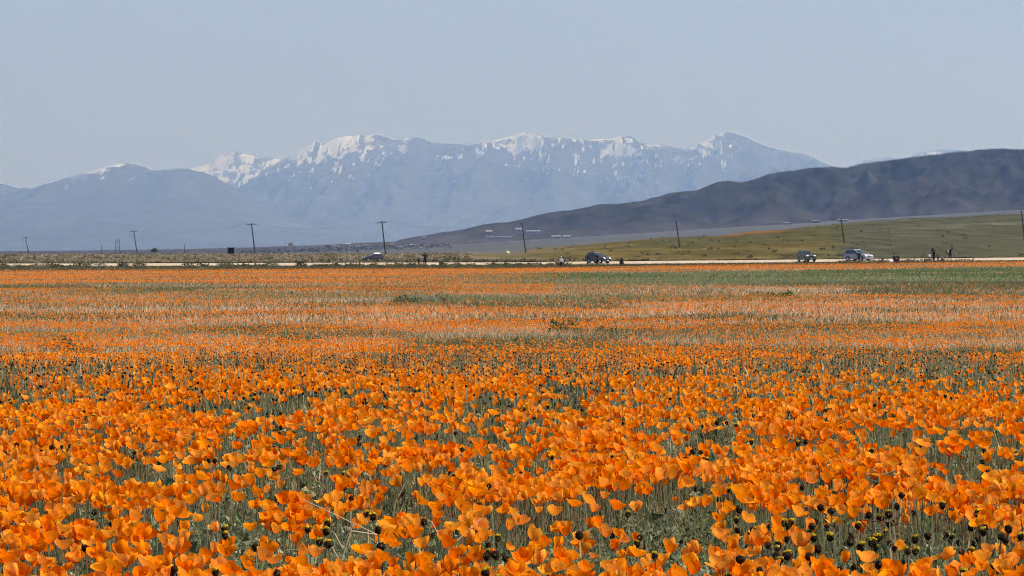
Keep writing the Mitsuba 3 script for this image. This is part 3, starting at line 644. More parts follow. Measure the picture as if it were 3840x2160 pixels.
def shares(x, y):
    """Shares of orange poppies, dark-headed plants, pale dry grass and green leaves among the plants standing at (x, y)."""
    a = x / np.maximum(y, 10)
    n1 = N2(x, y, .9, .55, 3, 4)
    near = ss(.38, .54, n1) * (.55 + .45 * ss(.40, .52, N2(x, y, 2.2, 1.3, 71, 2)))
    gap = 0 * x
    for gx, gy, rx, ry, s in GAPW:
        r = np.sqrt(((x - gx) / rx) ** 2 + ((y - gy) / ry) ** 2) + .8 * (N2(x, y, 4, 1.6, 5, 2) - .5)
        gap = np.maximum(gap, s * (1 - ss(.75, 1.15, r)))
    o_near = np.clip(.32 + .68 * near, 0, 1) * (1 - gap)
    dk_near = .10 + .5 * ss(.5, .62, N2(x, y, .5, .35, 8, 3)) + .9 * (1 - ss(.6, 1.3, np.hypot((x - .95) / .55, (y - 11.4) / 1.5)))
    # rows of brown stems just behind the near slope
    n2 = N2(x, y, .22, .12, 13, 3)
    o_b = .10 + .72 * ss(.44, .56, n2)
    # streaky middle field
    n3 = N2(x, y, .14, .085, 21, 4)
    n4 = N2(x, y, .11, .065, 27, 4)
    n6 = N2(x, y, .13, .075, 55, 4)
    n5 = N2(x, y, .12, .03, 33, 3)
    o_c = .24 + .72 * ss(.40, .54, n3) + .10 * ss(0, .1, a)
    o_d = .18 + .60 * ss(.42, .56, n3) + .30 * ss(-.02, .06, a)
    o_e = np.where(a < .01, .85, .30) * ss(.25, .5, n5) * (1 - ss(.0, .05, a)) + ss(.0, .05, a) * .22
    edge = 395 - 900 * np.clip(a + .01, 0, .04) + 1100 * np.clip(a - .03, 0, .2)
    green = ss(-.045, .03, a + .012 * (n5 - .5)) * ss(255, 285, y - 260 * np.clip(.07 - a, 0, .06)) * (1 - ss(0, 28, y - (430 + 250 * np.clip(a - .03, 0, .1) + 30 * (n5 - .5))))
    o_f = .92 * (1 - .35 * ss(.55, .68, N2(x, y, .06, .02, 41, 3)))
    yb = y + 22 * (N2(x, y, .55, .16, 101, 3) - .5)
    w = [1 - ss(24, 33, yb), ss(24, 33, yb) * (1 - ss(50, 62, y)), ss(50, 62, y) * (1 - ss(118, 142, y)), ss(118, 142, y) * (1 - ss(195, 222, y + 25 * (n5 - .5))), ss(195, 222, y + 25 * (n5 - .5)) * (1 - ss(280, 310, y)), ss(280, 310, y)]
    o = w[0] * o_near + w[1] * o_b + w[2] * o_c + w[3] * o_d + w[4] * o_e + w[5] * o_f
    o = o * (1 - .985 * green)
    verge = ss(-3, 5, y - (572 + 16 * ss(-.02, .06, a) + 8 * (n5 - .5)))
    o = o * (1 - verge)
    dk = w[0] * dk_near * (1 - .3 * o_near) + w[1] * (.12 + .85 * ss(.46, .58, N2(x, y, .40, .16, 93, 3))) + w[2] * .06
    pale = w[0] * .08 + w[1] * .15 + w[2] * (.06 + .62 * ss(.45, .58, n4)) + w[3] * (.16 + .5 * ss(.44, .58, n4)) + w[4] * (.25 + .5 * ss(-.02, .06, a) * ss(.42, .56, n4)) + w[5] * .08
    pale = pale * (1 - .8 * green) * (1 - .6 * verge)
    grn = np.maximum(np.maximum(green, verge), ss(52, 70, y) * (1 - ss(270, 300, y)) * .9 * ss(.54, .62, n6))
    return o * (1 - .7 * np.where(y < 300, grn, 0)), dk, pale * (1 - .7 * np.where(y < 300, grn, 0)), grn


def scatter(d0, d1, per_m2, margin=.132, extra=.35):
    """Random spots over the wedge of field that can be seen, a little wider than the frame."""
    n = int(per_m2 * ((d1 ** 2 - d0 ** 2) * margin + 2 * extra * (d1 - d0)))
    y = np.sqrt(R.uniform(d0 ** 2, d1 ** 2, n))
    return R.uniform(-1, 1, n) * (margin * y + extra), y


def pick(x, y, p):
    keep = R.random(len(x)) < p
    return x[keep], y[keep]


# ------------------------------------------------------------------ plants: shapes
ORANGES = np.array([lin(255, 157, 22), lin(252, 144, 10), lin(255, 172, 48), lin(244, 126, 6), lin(255, 168, 60)])


def petals(P, size, openness, tiltx, tilty, yaw, col, nu, nv, k):
    """Petal number k of every flower: vertices (n, (nu+1)(nv+1), 3), faces of one, colours."""
    n = len(P)
    uu, vv = np.meshgrid(np.linspace(-1, 1, nu + 1), np.linspace(0, 1, nv + 1), indexing='xy')
    uu, vv = uu.ravel()[None], vv.ravel()[None]
    V0 = (n, uu.shape[1])
    r4 = lambda lo, hi: R.uniform(lo, hi, (n, 1))
    top = 1 - .20 * np.abs(uu) ** 2.2 + r4(.02, .06) * np.sin(uu * 4.3 + r4(0, 6))
    v = vv * top
    al = np.radians(8 + 62 * openness[:, None] * r4(.8, 1.2))
    bow = (.30 - .12 * openness[:, None])
    rr = size[:, None] * (v * np.sin(al) + bow * np.sin(np.pi * np.minimum(v * .8, 1)) * .8) * (1.0 if k % 2 else .92)
    hh = size[:, None] * (v ** 1.1 * np.cos(al) * 1.05 + .10 * openness[:, None] * v ** 3)
    rr = rr * (1 + r4(.03, .16) * np.sin(uu * 3.1 + r4(0, 6)) * v + R.normal(0, .035, V0) * v) + .002
    hh = hh * (1 + R.normal(0, .03, V0) * v)
    ph = yaw[:, None] + math.pi / 2 * k + uu * np.radians(54) * (1 - .12 * v) + r4(-.12, .12)
    V = np.stack([rr * np.cos(ph), rr * np.sin(ph), hh], -1)
    cx, sx1, cy, sy1 = np.cos(tiltx), np.sin(tiltx), np.cos(tilty), np.sin(tilty)
    X = V[..., 0] * cx[:, None] + V[..., 2] * sx1[:, None]; Z = -V[..., 0] * sx1[:, None] + V[..., 2] * cx[:, None]
    Y = V[..., 1] * cy[:, None] + Z * sy1[:, None]; Z = -V[..., 1] * sy1[:, None] + Z * cy[:, None]
    V = np.stack([X, Y, Z], -1) + P[:, None]
    i = np.arange((nu + 1) * (nv + 1)).reshape(nv + 1, nu + 1)
    q = np.stack([i[:-1, :-1], i[:-1, 1:], i[1:, 1:], i[1:, :-1]], -1).reshape(-1, 4)
    f = np.vstack([q[:, [0, 1, 2]], q[:, [0, 2, 3]]])
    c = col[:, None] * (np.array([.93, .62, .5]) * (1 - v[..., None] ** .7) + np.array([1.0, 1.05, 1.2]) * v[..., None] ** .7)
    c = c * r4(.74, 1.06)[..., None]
    return V, f, np.clip(c, 0, 1)


def add_many(S, V, f, c):
    n, m = V.shape[:2]
    S.add(V.reshape(-1, 3), (f[None] + np.arange(n)[:, None, None] * m).reshape(-1, 3), np.broadcast_to(c, V.shape).reshape(-1, 3))


def blades(S, x, y, h, w, lean, azim, c0, c1, seg=2, z0=None, curve=1.0):
    """Thin leaves of grass: base, height, width, lean (m at the tip) towards azim, colours at base and tip."""
    n = len(x)
    z = ground_z(x, y) if z0 is None else z0
    t = np.linspace(0, 1, seg + 1)
    fw = R.uniform(0, math.pi, n)
    dx, dy = np.cos(fw) * w * .5, np.sin(fw) * w * .5
    V, C = [], []
    for j, q in enumerate(t):
        L = lean * q ** (1 + curve)
        px, py, pz = x + np.cos(azim) * L, y + np.sin(azim) * L, z + h * q * (1 - .12 * q * np.minimum(lean / np.maximum(h, .01), 1.5))
        wq = (1 - q) ** .7 if j < seg else 0
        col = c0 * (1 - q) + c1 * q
        if j < seg:
            V += [np.stack([px - dx * wq, py - dy * wq, pz], -1), np.stack([px + dx * wq, py + dy * wq, pz], -1)]; C += [col, col]
        else:
            V.append(np.stack([px, py, pz], -1)); C.append(col)
    f = []
    for j in range(seg - 1):
        a = 2 * j
        f += [[a, a + 1, a + 3], [a, a + 3, a + 2]]
    f.append([2 * seg - 2, 2 * seg - 1, 2 * seg])
    add_many(S, np.stack(V, 1), np.array(f), np.stack(C, 1))


def tint(n, base, spread=.25, hue=.10):
    return np.clip(np.array(base)[None] * R.uniform(1 - spread, 1 + spread, (n, 1)) * R.uniform(1 - hue, 1 + hue, (n, 3)), 0, 1)


GREENS, DARKG, STRAW, REDST, PALE, BROWNG = (.14, .17, .085), (.065, .095, .045), (.56, .44, .27), (.26, .13, .08), (.61, .475, .325), (.27, .225, .12)
GREYG = (.24, .275, .18)


def mixed(n, weights):
    """n leaf colours drawn from the palettes with these weights."""
    pal = np.array([GREENS, DARKG, STRAW, REDST, PALE, BROWNG, GREYG])
    w = np.array(weights, float)
    return np.clip(pal[R.choice(len(pal), n, p=w / w.sum())] * R.uniform(.75, 1.25, (n, 1)) * R.uniform(.93, 1.07, (n, 3)), 0, 1)


def stems(S, P, x0, y0, w, c):
    """Thin three cornered stems from the ground to the points P."""
    z0 = ground_z(x0, y0) - .01
    n = len(P)
    V = []
    for j, (px, py, pz) in enumerate(((x0, y0, z0), ((x0 + P[:, 0]) / 2 + .01, (y0 + P[:, 1]) / 2, z0 * .45 + P[:, 2] * .55), (P[:, 0], P[:, 1], P[:, 2]))):
        for q in range(3):
            V.append(np.stack([px + w * math.cos(q * 2.094), py + w * math.sin(q * 2.094), pz], -1))
    f = []
    for j in (0, 3):
        for q in range(3):
            a, b = j + q, j + (q + 1) % 3
            f += [[a, b, b + 3], [a, b + 3, a + 3]]
    add_many(S, np.stack(V, 1), np.array(f), np.repeat(c[:, None], 9, 1))


def flower_set(x, y, hmin, hmax):
    n = len(x)
    z = ground_z(x, y)
    h = (hmin + hmax) / 2 + (hmax - hmin) * .9 * (N2(x, y, 1.6, 1.0, 87, 2) - .5) + R.normal(0, .016, n)
    lean = R.normal(0, .03, (n, 2)) + [.015, -.005]
    P = np.stack([x + lean[:, 0], y + lean[:, 1], z + h], -1)
    size = R.uniform(.025, .037, n) * np.where(R.random(n) < .10, .6, 1)
    op = np.clip(R.normal(.34, .24, n), .03, 1.05)
    col = ORANGES[R.integers(0, len(ORANGES), n)] * R.uniform(.88, 1.0, (n, 1))
    return P, size, op, R.normal(.12, .30, n), R.normal(-.10, .28, n), R.uniform(0, 6.28, n), col


def bushes(S, x, y, rad, hgt, base, nleaf, leaf, z=None, spread=.25):
    n = len(x)
    z = ground_z(x, y) if z is None else z
    u = R.normal(0, 1, (n, nleaf, 3)); u /= np.linalg.norm(u, axis=-1, keepdims=True)
    u[..., 2] = np.abs(u[..., 2])
    rr = R.uniform(.45, 1.0, (n, nleaf, 1)) ** .5 * R.uniform(.75, 1.15, (n, nleaf, 1))
    c = u * rr * np.stack([rad, rad, hgt], -1)[:, None] + np.stack([x, y, z], -1)[:, None]
    e1 = R.normal(0, 1, (n, nleaf, 3)); e2 = R.normal(0, 1, (n, nleaf, 3))
    s = (leaf * R.uniform(.6, 1.4, (n, nleaf)))[..., None]
    V = np.stack([c - e1 * s * .5, c + e1 * s * .5, c + e2 * s * .8], 2).reshape(n, nleaf * 3, 3)
    V[..., 2] = np.maximum(V[..., 2], (z - .05)[:, None])
    col = np.repeat(base[:, None] * R.uniform(1 - spread, 1 + spread, (n, nleaf, 1)), 3, 1)
    add_many(S, V, np.arange(nleaf * 3).reshape(-1, 3), np.clip(col, 0, 1))


# --- nearest poppies, one object each
x, y = scatter(9.2, 31, 420, extra=1.4)
o, dk, pale, gr = shares(x, y)
clump = .22 + .78 * ss(.40, .55, N2(x, y, 2.9, 1.5, 77, 3))
k_ = R.random(len(x)) < o * clump * (1 - .84 * ss(19, 30, y + 10 * (N2(x, y, .8, .25, 103, 3) - .5)))
x, y = x[k_], y[k_]
order = np.argsort(y)
x, y = x[order], y[order]
A = flower_set(x, y, .20, .33)
row = HZ + (EYE - A[0][:, 2]) / A[0][:, 1] * F
col_ = 512 + A[0][:, 0] / A[0][:, 1] * F
inside = (row < 574) & (np.abs(col_ - 512) < 508)
single = np.zeros(len(x), bool); single[np.flatnonzero(inside)[:300]] = True
near_limit = y[single].max()
for name, sel, res in (('single', single, (5, 4)), ('rest', ~single, None)):
    idx = np.flatnonzero(sel)
    B = [q[idx] for q in A]
    if name == 'single':
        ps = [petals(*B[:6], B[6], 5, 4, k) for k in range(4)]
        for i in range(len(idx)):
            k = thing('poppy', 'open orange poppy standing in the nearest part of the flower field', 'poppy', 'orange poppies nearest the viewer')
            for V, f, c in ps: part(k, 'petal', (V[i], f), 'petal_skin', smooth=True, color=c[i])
            S = Soup(); stems(S, B[0][i:i + 1] + [[0, 0, .004]], x[idx[i:i + 1]], y[idx[i:i + 1]], .0013, mixed(1, (3, 1, 0, 2, 0, 1, 2)))
            part(k, 'stem', S.mesh(), 'leaf_skin', color=np.vstack(S.c))
    else:
        S = Soup()
        lo = (y[idx] < 18) & (np.abs(x[idx]) < .13 * y[idx] + .15)
        for g, (nu, nv) in ((lo, (3, 3)), (~lo, (2, 2))):
            C = [q[g] for q in B]
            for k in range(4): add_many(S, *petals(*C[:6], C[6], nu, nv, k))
        g = idx[y[idx] < 22]
        stems(S, A[0][g], x[g], y[g], .0014, mixed(len(g), (4, 1, 0, 1.5, 0, 1.5, 2)))

# --- poppies out to the far edge of the field
for d0, d1, per in ((31, 60, 50), (60, 130, 26), (130, 300, 11), (300, 590, 3.4)):
    x, y = scatter(d0, d1, per, extra=1.7)
    x, y = pick(x, y, shares(x, y)[0])
    C = flower_set(x, y, .16, .30)
    big = 1.0 if d0 < 60 else 1.1 if d0 < 130 else 1.45 if d0 < 300 else 2.2
    C = (C[0], C[1] * big, *C[2:])
    for k in (range(4) if d0 < 60 else (0, 1, 2) if d0 < 130 else (0, 2)): add_many(S, *petals(*C[:6], C[6], 2 if d0 < 60 else 1, 1, k))
S.put('poppies', 'petal_skin', True)
labels['poppies'] = {'label': 'orange poppies spreading over the field to the far road', 'category': 'poppies', 'kind': 'stuff'}
n_poppy = S.n

# --- grass, leaves and dry stems under and between them
S = Soup()
x, y = scatter(9.0, 16, 900, extra=1.6)
o, dk, pale, gr = shares(x, y)
x, y = pick(x, y, .55 + .45 * (1 - o))
o, dk, pale, gr = shares(x, y)
n = len(x)
c = mixed(n, (6, 4, .7, .45, .15, 1.0, 3.5))
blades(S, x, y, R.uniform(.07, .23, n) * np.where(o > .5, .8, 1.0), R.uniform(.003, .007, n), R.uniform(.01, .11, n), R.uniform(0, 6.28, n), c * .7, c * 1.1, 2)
x, y = scatter(9.0, 16, 260, extra=1.6)
x, y = pick(x, y, .15 + .85 * (1 - shares(x, y)[0]))
n = len(x); c = mixed(n, (5, 4, 0, .3, 0, .4, 3))
blades(S, x, y, R.uniform(.06, .17, n), R.uniform(.012, .022, n), R.uniform(.03, .10, n), R.uniform(0, 6.28, n), c, c * 1.05, 3)       # broad leaves
x, y = scatter(16, 32, 520, extra=1.6)
x, y = pick(x, y, .5 + .5 * (1 - shares(x, y)[0]))
n = len(x); c = mixed(n, (4, 2.2, 1.6, 1.2, .5, 1.6, 3))
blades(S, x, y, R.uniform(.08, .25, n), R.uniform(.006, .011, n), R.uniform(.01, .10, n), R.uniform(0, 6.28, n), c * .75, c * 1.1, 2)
x, y = scatter(9.3, 15, 190, extra=1.6)
g_ = 1 - shares(x, y)[0]
x, y = pick(x, y, g_ * .8)
n = len(x)
bushes(S, x, y, R.uniform(.04, .12, n), R.uniform(.09, .21, n), mixed(n, (4, 2.5, 0, 0, 0, .6, 5)), 80, .014, spread=.6)
x, y = scatter(15, 32, 60, extra=1.6)
x, y = pick(x, y, (1 - shares(x, y)[0]) * .8)
n = len(x)
bushes(S, x, y, R.uniform(.05, .14, n), R.uniform(.09, .22, n), mixed(n, (4, 2.0, .1, 0, 0, 1.6, 4)), 50, .021, spread=.5)
S.put('grass', 'leaf_skin')
labels['grass'] = {'label': 'grey green grass, leaves and dry stems filling the gaps between the near poppies', 'category': 'grass', 'kind': 'stuff'}
S = Soup()
for d0, d1, per, wd in ((32, 60, 110, .014), (60, 130, 70, .022), (130, 300, 17, .045), (300, 648, 5, .09)):
    x, y = scatter(d0, d1, per, extra=1.7)
    o, dk, pale, gr = shares(x, y)
    n = len(x)
    keep = R.random(n) < 1 - np.where(y > 55, .72, .2) * o * (1 - gr)
    x, y, o, dk, pale, gr = [q[keep] for q in (x, y, o, dk, pale, gr)]
    n = len(x)
    isp = R.random(n) < pale * .85
    c = mixed(n, (3.5, 1.2, 1.4, 1.0, .2, 4.0, 1.0) if d0 < 60 else (3, 1.6, 1.4, .8, .2, 4, .6))
    c[isp] = tint(isp.sum(), PALE, .3, .06) if d0 > 50 else tint(isp.sum(), STRAW, .25, .06)
    g = R.random(n) < gr
    gc = tint(n, (.11, .168, .066), .3, .08); dim = R.random(n) < .12 + .7 * ss(.5, .62, N2(x, y, .05, .03, 61, 3)); gc[y < 300] = tint((y < 300).sum(), (.11, .125, .062), .35); gc[dim] = tint(dim.sum(), (.20, .245, .135), .2)
    vg = g & (y > 560); gc[vg] = tint(vg.sum(), (.085, .085, .045), .3)
    c[g] = gc[g]
    h = R.uniform(.12, .29, n) * np.where(isp, .95, 1) * np.where(g, .95, 1)
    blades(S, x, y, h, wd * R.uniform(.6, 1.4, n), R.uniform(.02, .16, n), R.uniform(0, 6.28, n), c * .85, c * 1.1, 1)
S.put('dry_grass', 'leaf_skin')
labels['dry_grass'] = {'label': 'pale dry grass and green growth mixed through the middle and far field', 'category': 'grass', 'kind': 'stuff'}

# --- dark-headed wildflowers: leafy stalks with round dark heads, some tipped with yellow florets
def inv_head(px2576, row2576, up=.30):
    d = np.geomspace(9, 80, 3000)
    xs = (px2576 / 2.5156 - 512) / F * d
    rows = (HZ + (EYE - ground_z(xs, d) - up) / d * F) * 2.5156
    i = int(np.argmin(np.abs(rows - row2576)))
    return xs[i], d[i]


H5 = [(1565, 660), (1385, 805), (1485, 835), (490, 890), (1090, 860), (985, 960), (1285, 930), (1475, 1010), (1920, 990), (2110, 1005), (2210, 975), (1980, 935), (925, 1095), (1255, 1090), (940, 1180), (1400, 1180), (1200, 1205), (1360, 1215), (1275, 1245), (1755, 1165), (1885, 1165), (2150, 1135), (2330, 1115), (2310, 1195), (2420, 1170), (610, 1230), (685, 1230), (415, 1330), (905, 1310), (925, 1370), (1610, 1275), (1400, 1370), (2240, 1370), (1460, 1430), (2010, 1430), (550, 1410), (2060, 1275), (70, 565), (130, 565), (380, 380), (245, 355), (720, 355), (880, 490), (1115, 365), (2160, 560), (1350, 560)]
H3 = [(1605, 1115), (1825, 1245), (2200, 1120), (2340, 1075), (2345, 1225), (800, 1085), (420, 1080), (610, 1250), (235, 550), (1535, 625), (120, 510), (370, 530), (600, 275), (765, 65), (610, 45), (950, 995), (1980, 1430)]
H4 = [(590, 1065), (1050, 1290), (1100, 1300), (225, 1030), (180, 1005), (1055, 810), (865, 545), (15, 820), (1030, 1430), (280, 1240), (1070, 900), (1700, 1160), (2240, 1310)]
Q = .5246 * .67083
SPOT = [inv_head((off + a * .5246) * .67083, (1400 + b * .5246) * .67083) for off, L in ((2560, H5), (0, H3), (1280, H4)) for a, b in L]
x, y = scatter(9.6, 31, 16, margin=.1225, extra=0)
o, dk, pale, gr = shares(x, y)
x, y = pick(x, y, dk * .62)
order = np.argsort(y)[:190]
xs_, ys_ = np.concatenate([[a for a, b in SPOT], x[order]]), np.concatenate([[b for a, b in SPOT], y[order]])
rest = np.ones(len(x), bool); rest[order] = False
BALL = trimesh.creation.icosphere(1, 1.0)
FLORET = trimesh.creation.icosphere(0, 1.0)


def wild(x, y, h, nh, full, rnd):
    """Head centres and stalk bases of one plant."""
    z = float(ground_z(x, y))
    out = []
    for i in range(nh):
        out.append(np.array([x + (rnd.normal(0, .028) if i else 0), y + (rnd.normal(0, .028) if i else 0), z + h - (rnd.uniform(0, .05) if i else 0)]))
    return z, out


def ball(c, r, fl, rnd, col, rough=.34):
    v = BALL.vertices * (1 + rough * (rnd.random((len(BALL.vertices), 1)) - .5)) * [1, 1, fl] * r + c
    return v, BALL.faces, np.clip(np.array(col) * rnd.uniform(.6, 1.5, (len(v), 1)), 0, 1)


DARKHEAD, YELLOW = (.024, .015, .009), (.60, .46, .03)
leafy = Soup()
for i in range(len(xs_)):
    rnd = np.random.default_rng(1000 + i)
    sp = i < len(SPOT)
    X, Y = xs_[i], ys_[i]
    k = thing('wildflower', 'leafy stalk with round dark seed heads standing among the near poppies', 'wildflower', 'dark headed wildflowers nearest the viewer')
    z, heads = wild(X, Y, .30 if sp else rnd.uniform(.22, .33), 1 + int(rnd.random() < .45) + int(rnd.random() < .2), True, rnd)
    S = Soup()
    for c in heads:
        stems(S, c[None], np.array([X]), np.array([Y]), .0022, mixed(1, (2, 1, .5, 1, 0, 2, 2)))
        m = 7
        bc = mixed(m, (3, 1, 0, 0, 0, 3, 2))
        blades(S, np.full(m, c[0]), np.full(m, c[1]), R.uniform(.010, .022, m), R.uniform(.006, .009, m), R.uniform(.012, .020, m), R.uniform(0, 6.28, m), bc, bc * 1.2, 2, z0=np.full(m, c[2] - .012), curve=.2)
    part(k, 'stem', S.mesh(), 'leaf_skin', color=np.vstack(S.c))
    for c in heads:
        r = rnd.uniform(.0085, .0115) if sp else rnd.uniform(.0062, .0095)
        v, f, cc = ball(c, r, rnd.uniform(.9, 1.15), rnd, DARKHEAD)
        hk = part(k, 'head', (v, f), 'vertex_matte', color=cc)
        if rnd.random() < (.55 if sp else .3):
            S = Soup()
            for q in range(7):
                a = rnd.uniform(0, 6.28); e = rnd.uniform(.1, .9)
                S.add(FLORET.vertices * rnd.uniform(.0028, .005) + c + [r * math.cos(a) * e, r * math.sin(a) * e, r * rnd.uniform(.75, 1.15)], FLORET.faces, np.array(YELLOW) * rnd.uniform(.7, 1.2))
            part(hk, 'floret_tuft', S.mesh(), 'leaf_skin', color=np.clip(np.vstack(S.c), 0, 1), kind='stuff')
    for q in range(5 if Y < 14 else 3):
        S = Soup(); t = rnd.uniform(.15, .85); c0 = mixed(1, (3, 2, 0, 0, 0, .5, 4))
        blades(S, np.array([X + (heads[0][0] - X) * t]), np.array([Y]), np.array([rnd.uniform(.03, .07)]), np.array([rnd.uniform(.007, .012)]), np.array([rnd.uniform(.02, .05)]), np.array([rnd.uniform(0, 6.28)]), c0, c0 * 1.1, 3, z0=np.array([z + (heads[0][2] - z) * t]))
        part(k, 'leaf', S.mesh(), 'leaf_skin', color=np.vstack(S.c))
S, S2 = Soup(), Soup()
x2, y2 = scatter(21, 62, 24, margin=.125, extra=.3)
x2, y2 = pick(x2, y2, shares(x2, y2)[1] * .9)
x, y = np.concatenate([x[rest], x2]), np.concatenate([y[rest], y2])
n = len(x)
h = R.uniform(.20, .36, n) + .07 * ss(.5, .62, N2(x, y, .8, .5, 95, 2))
V = FLORET.vertices[None] * R.uniform(.005, .010, (n, 1, 1)) * (1 + .3 * (R.random((n, len(FLORET.vertices), 1)) - .5)) + np.stack([x, y, ground_z(x, y) + h], -1)[:, None]
add_many(S, V, FLORET.faces, np.clip(np.array([.026, .018, .010]) * R.uniform(.6, 2.2, (n, 1, 1)), 0, 1) + 0 * V)
S.put('wildflowers__seed_heads', 'vertex_matte')
S = Soup()
stems(S, np.stack([x, y, ground_z(x, y) + h - .006], -1), x, y, .003, mixed(n, (1, 1, .4, .6, 0, 3, 1)))
for q in range(8):
    c = mixed(n, (3, 1, .3, .2, 0, 4, 1.5))
    blades(S, x + R.normal(0, .03, n), y, R.uniform(.05, .11, n), R.uniform(.012, .022, n), R.uniform(.02, .06, n), R.uniform(0, 6.28, n), c, c * 1.1, 2, z0=ground_z(x, y) + h * R.uniform(.2, .8, n))
S.put('wildflowers__foliage', 'leaf_skin')
labels['wildflowers'] = {'label': 'olive brown band of small dark headed wildflowers behind the near poppies', 'category': 'wildflowers', 'kind': 'stuff'}
for q in ('seed_heads', 'foliage'): labels[f'wildflowers__{q}'] = {'kind': 'stuff'}

# --- leafy green plants standing out of the middle field
MIDG = [(145, 855, .5, .42, 'green leafy plant at the left of the middle field, taller of a close pair'), (190, 868, .35, .32, 'green leafy plant just right of the taller one at the left'), (650, 850, .55, .25, 'low wide green plant left of the dark leafy mound'), (735, 850, .6, .36, 'dark green leafy mound left of the middle among orange flowers'), (1235, 862, .8, .34, 'wide dark green mound in the middle of the field'), (1405, 822, .75, .48, 'dark green plant right of the middle, behind the wide mound'), (1535, 825, .5, .34, 'pale green plant beside the dark one right of the middle'), (1050, 752, 1.4, .65, 'far dark green clump in the grey grass band'), (1960, 742, 1.6, .5, 'far low green clump in the band at the right'), (2065, 905, .30, .45, 'tall dark stemmed leafy plant right of the middle, behind the near flowers'), (1420, 985, .16, .36, 'upright leafy green plant among the near poppies in the middle'), (340, 965, .30, .36, 'dense leafy green plant behind the near poppies at the left'), (2440, 935, .3, .4, 'leafy green plant at the far right behind the near poppies'),
        (225, 1005, .16, .36, 'tall leafy weed rising over the poppies, left of the dense plant behind'), (640, 1005, .20, .35, 'broad leafy weed in the long gap of the poppies left of the middle'), (712, 1075, .12, .33, 'narrow leafy weed nearer than the broad one left of the middle'), (560, 950, .30, .36, 'bushy weed at the back edge of the near poppies, left part'), (930, 935, .45, .34, 'wide olive weed clump at the back edge of the near poppies, near the middle'), (150, 955, .35, .36, 'bushy weed at the back edge of the near poppies, at the far left'),
        (1600, 925, .5, .34, 'wide low weed clump at the back edge, just right of the middle'), (1795, 1085, .12, .33, 'narrow leafy weed among the poppies right of the middle'), (2060, 1060, .13, .33, 'leafy weed among the poppies between the right edge and the middle'), (2265, 1040, .14, .33, 'leafy weed among the poppies towards the right edge'), (2120, 1180, .10, .30, 'small leafy weed in the right hand gap close to the viewer')]
for px, py, r, h, lab in MIDG:
    x, y = inv(px, py); z = G(x, y)
    k = thing('leafy_plant', lab, 'plant')
    S = Soup(); m = 9
    X = x + R.normal(0, r * .45, m); Y = y + R.normal(0, r * .6, m)
    c = mixed(m, (4, 4, 0, 0, 0, 1.0, 2))
    bushes(S, X, Y, np.full(m, r * .42), h * .75 * R.uniform(.5, 1.1, m), c, 150, .035 * r + .022, spread=.5)
    part(k, 'foliage', S.mesh(), 'leaf_skin', color=np.vstack(S.c))
    for q in range(3): part(k, 'stem', limb((x + q * .02, y, z - .05), (x + (q - 1) * r * .4, y, z + h * .7), .008, .005, 6), 'weathered_wood')

# --- dead stalks lying and standing in the near flowers
for (a, b), (ax, ay, az), lab in (((100, 1230), (.30, .1, .10), 'brown branching dead stalk at the left among the near poppies'), ((1190, 1400), (-.12, .0, .30), 'pale bare stalk leaning in front, left of the large drooping poppy'), ((800, 1400), (.10, .05, .30), 'pale dead stalk leaning beside the dark leafy patch'), ((2170, 1400), (.03, .0, .36), 'tall dark bare stalk among the seed heads at the right'), ((1870, 1215), (.18, .0, .12), 'grey dead stalk lying across the flowers right of the middle')):
    rnd = np.random.default_rng(int(a))
    x, y = inv(a, b); z = G(x, y)
    k = thing('dead_stalk', lab, 'dead stalk')
    p0, p1 = np.array([x, y, z]), np.array([x + ax, y + ay, z + az])
    c = (.42, .34, .25) if 'pale' in lab or 'grey' in lab else (.13, .08, .05)
    m = matte('stalk_' + str(int(a)), c)
    part(k, 'stem', chain([p0, (p0 + p1) / 2 + [.01, 0, .02], p1], [.0035, .003, .002], 6), m)
    for q in range(5):
        s0 = p0 + (p1 - p0) * rnd.uniform(.3, .95)
        part(k, 'twig', chain([s0, s0 + rnd.normal(0, .035, 3) + [0, 0, .03], s0 + rnd.normal(0, .07, 3) + [0, 0, .05]], [.0022, .0018, .001], 5), m)


# ------------------------------------------------------------------ brush, shrubs and trees beyond the road
S = Soup()
d = R.uniform(668 ** .5, 1450 ** .5, 5200) ** 2
a = R.uniform(-.135, .135, len(d))
keep = (R.random(len(d)) < np.where(a < .01, 1, .28)) & ~((np.abs(a - sx(1398)) < .0036) & (d > 770) & (d < 860)) & ~((a > -.01) & (d > 900 - 2000 * a))
d, a = d[keep], a[keep]
x, y = a * d, d
pal = np.array([(.22, .185, .12), (.27, .235, .165), (.115, .108, .056), (.07, .073, .035), (.17, .135, .093), (.32, .28, .21)])
xv = R.uniform(-90, 90, 520); yv = R.uniform(632, 646, 520); kv = N2(xv, yv, .05, .02, 91, 2) > np.where(xv < 0, .50, .62)
x, y, d, a = [np.concatenate([p_, q_]) for p_, q_ in zip((x, y, d, a), (xv[kv], yv[kv], yv[kv], xv[kv] / yv[kv]))]
w = N2(x, y, .03, .006, 5, 3)
ci = np.where(w > .55, R.choice([2, 3, 2, 0], len(x)), R.choice([0, 1, 4, 0, 5, 2], len(x)))
near_road = d < 730
ci = np.where(near_road & (a < .0) & (R.random(len(x)) < .6), R.choice([2, 3], len(x)), ci)
bushes(S, x, y, R.uniform(.35, 1.0, len(x)), R.uniform(.25, .75, len(x)) * np.where(d < 650, .55, 1), pal[ci] * R.uniform(.8, 1.2, (len(x), 1)), 26, .26)
S.put('dry_brush', 'leaf_skin')
labels['dry_brush'] = {'label': 'low tan and olive brush covering the flat land behind the road', 'category': 'brush', 'kind': 'stuff'}
S = Soup()
d = R.uniform(1000 ** .5, 2350 ** .5, 150) ** 2
a = R.uniform(0.0, .14, len(d)); x, y = a * d, d
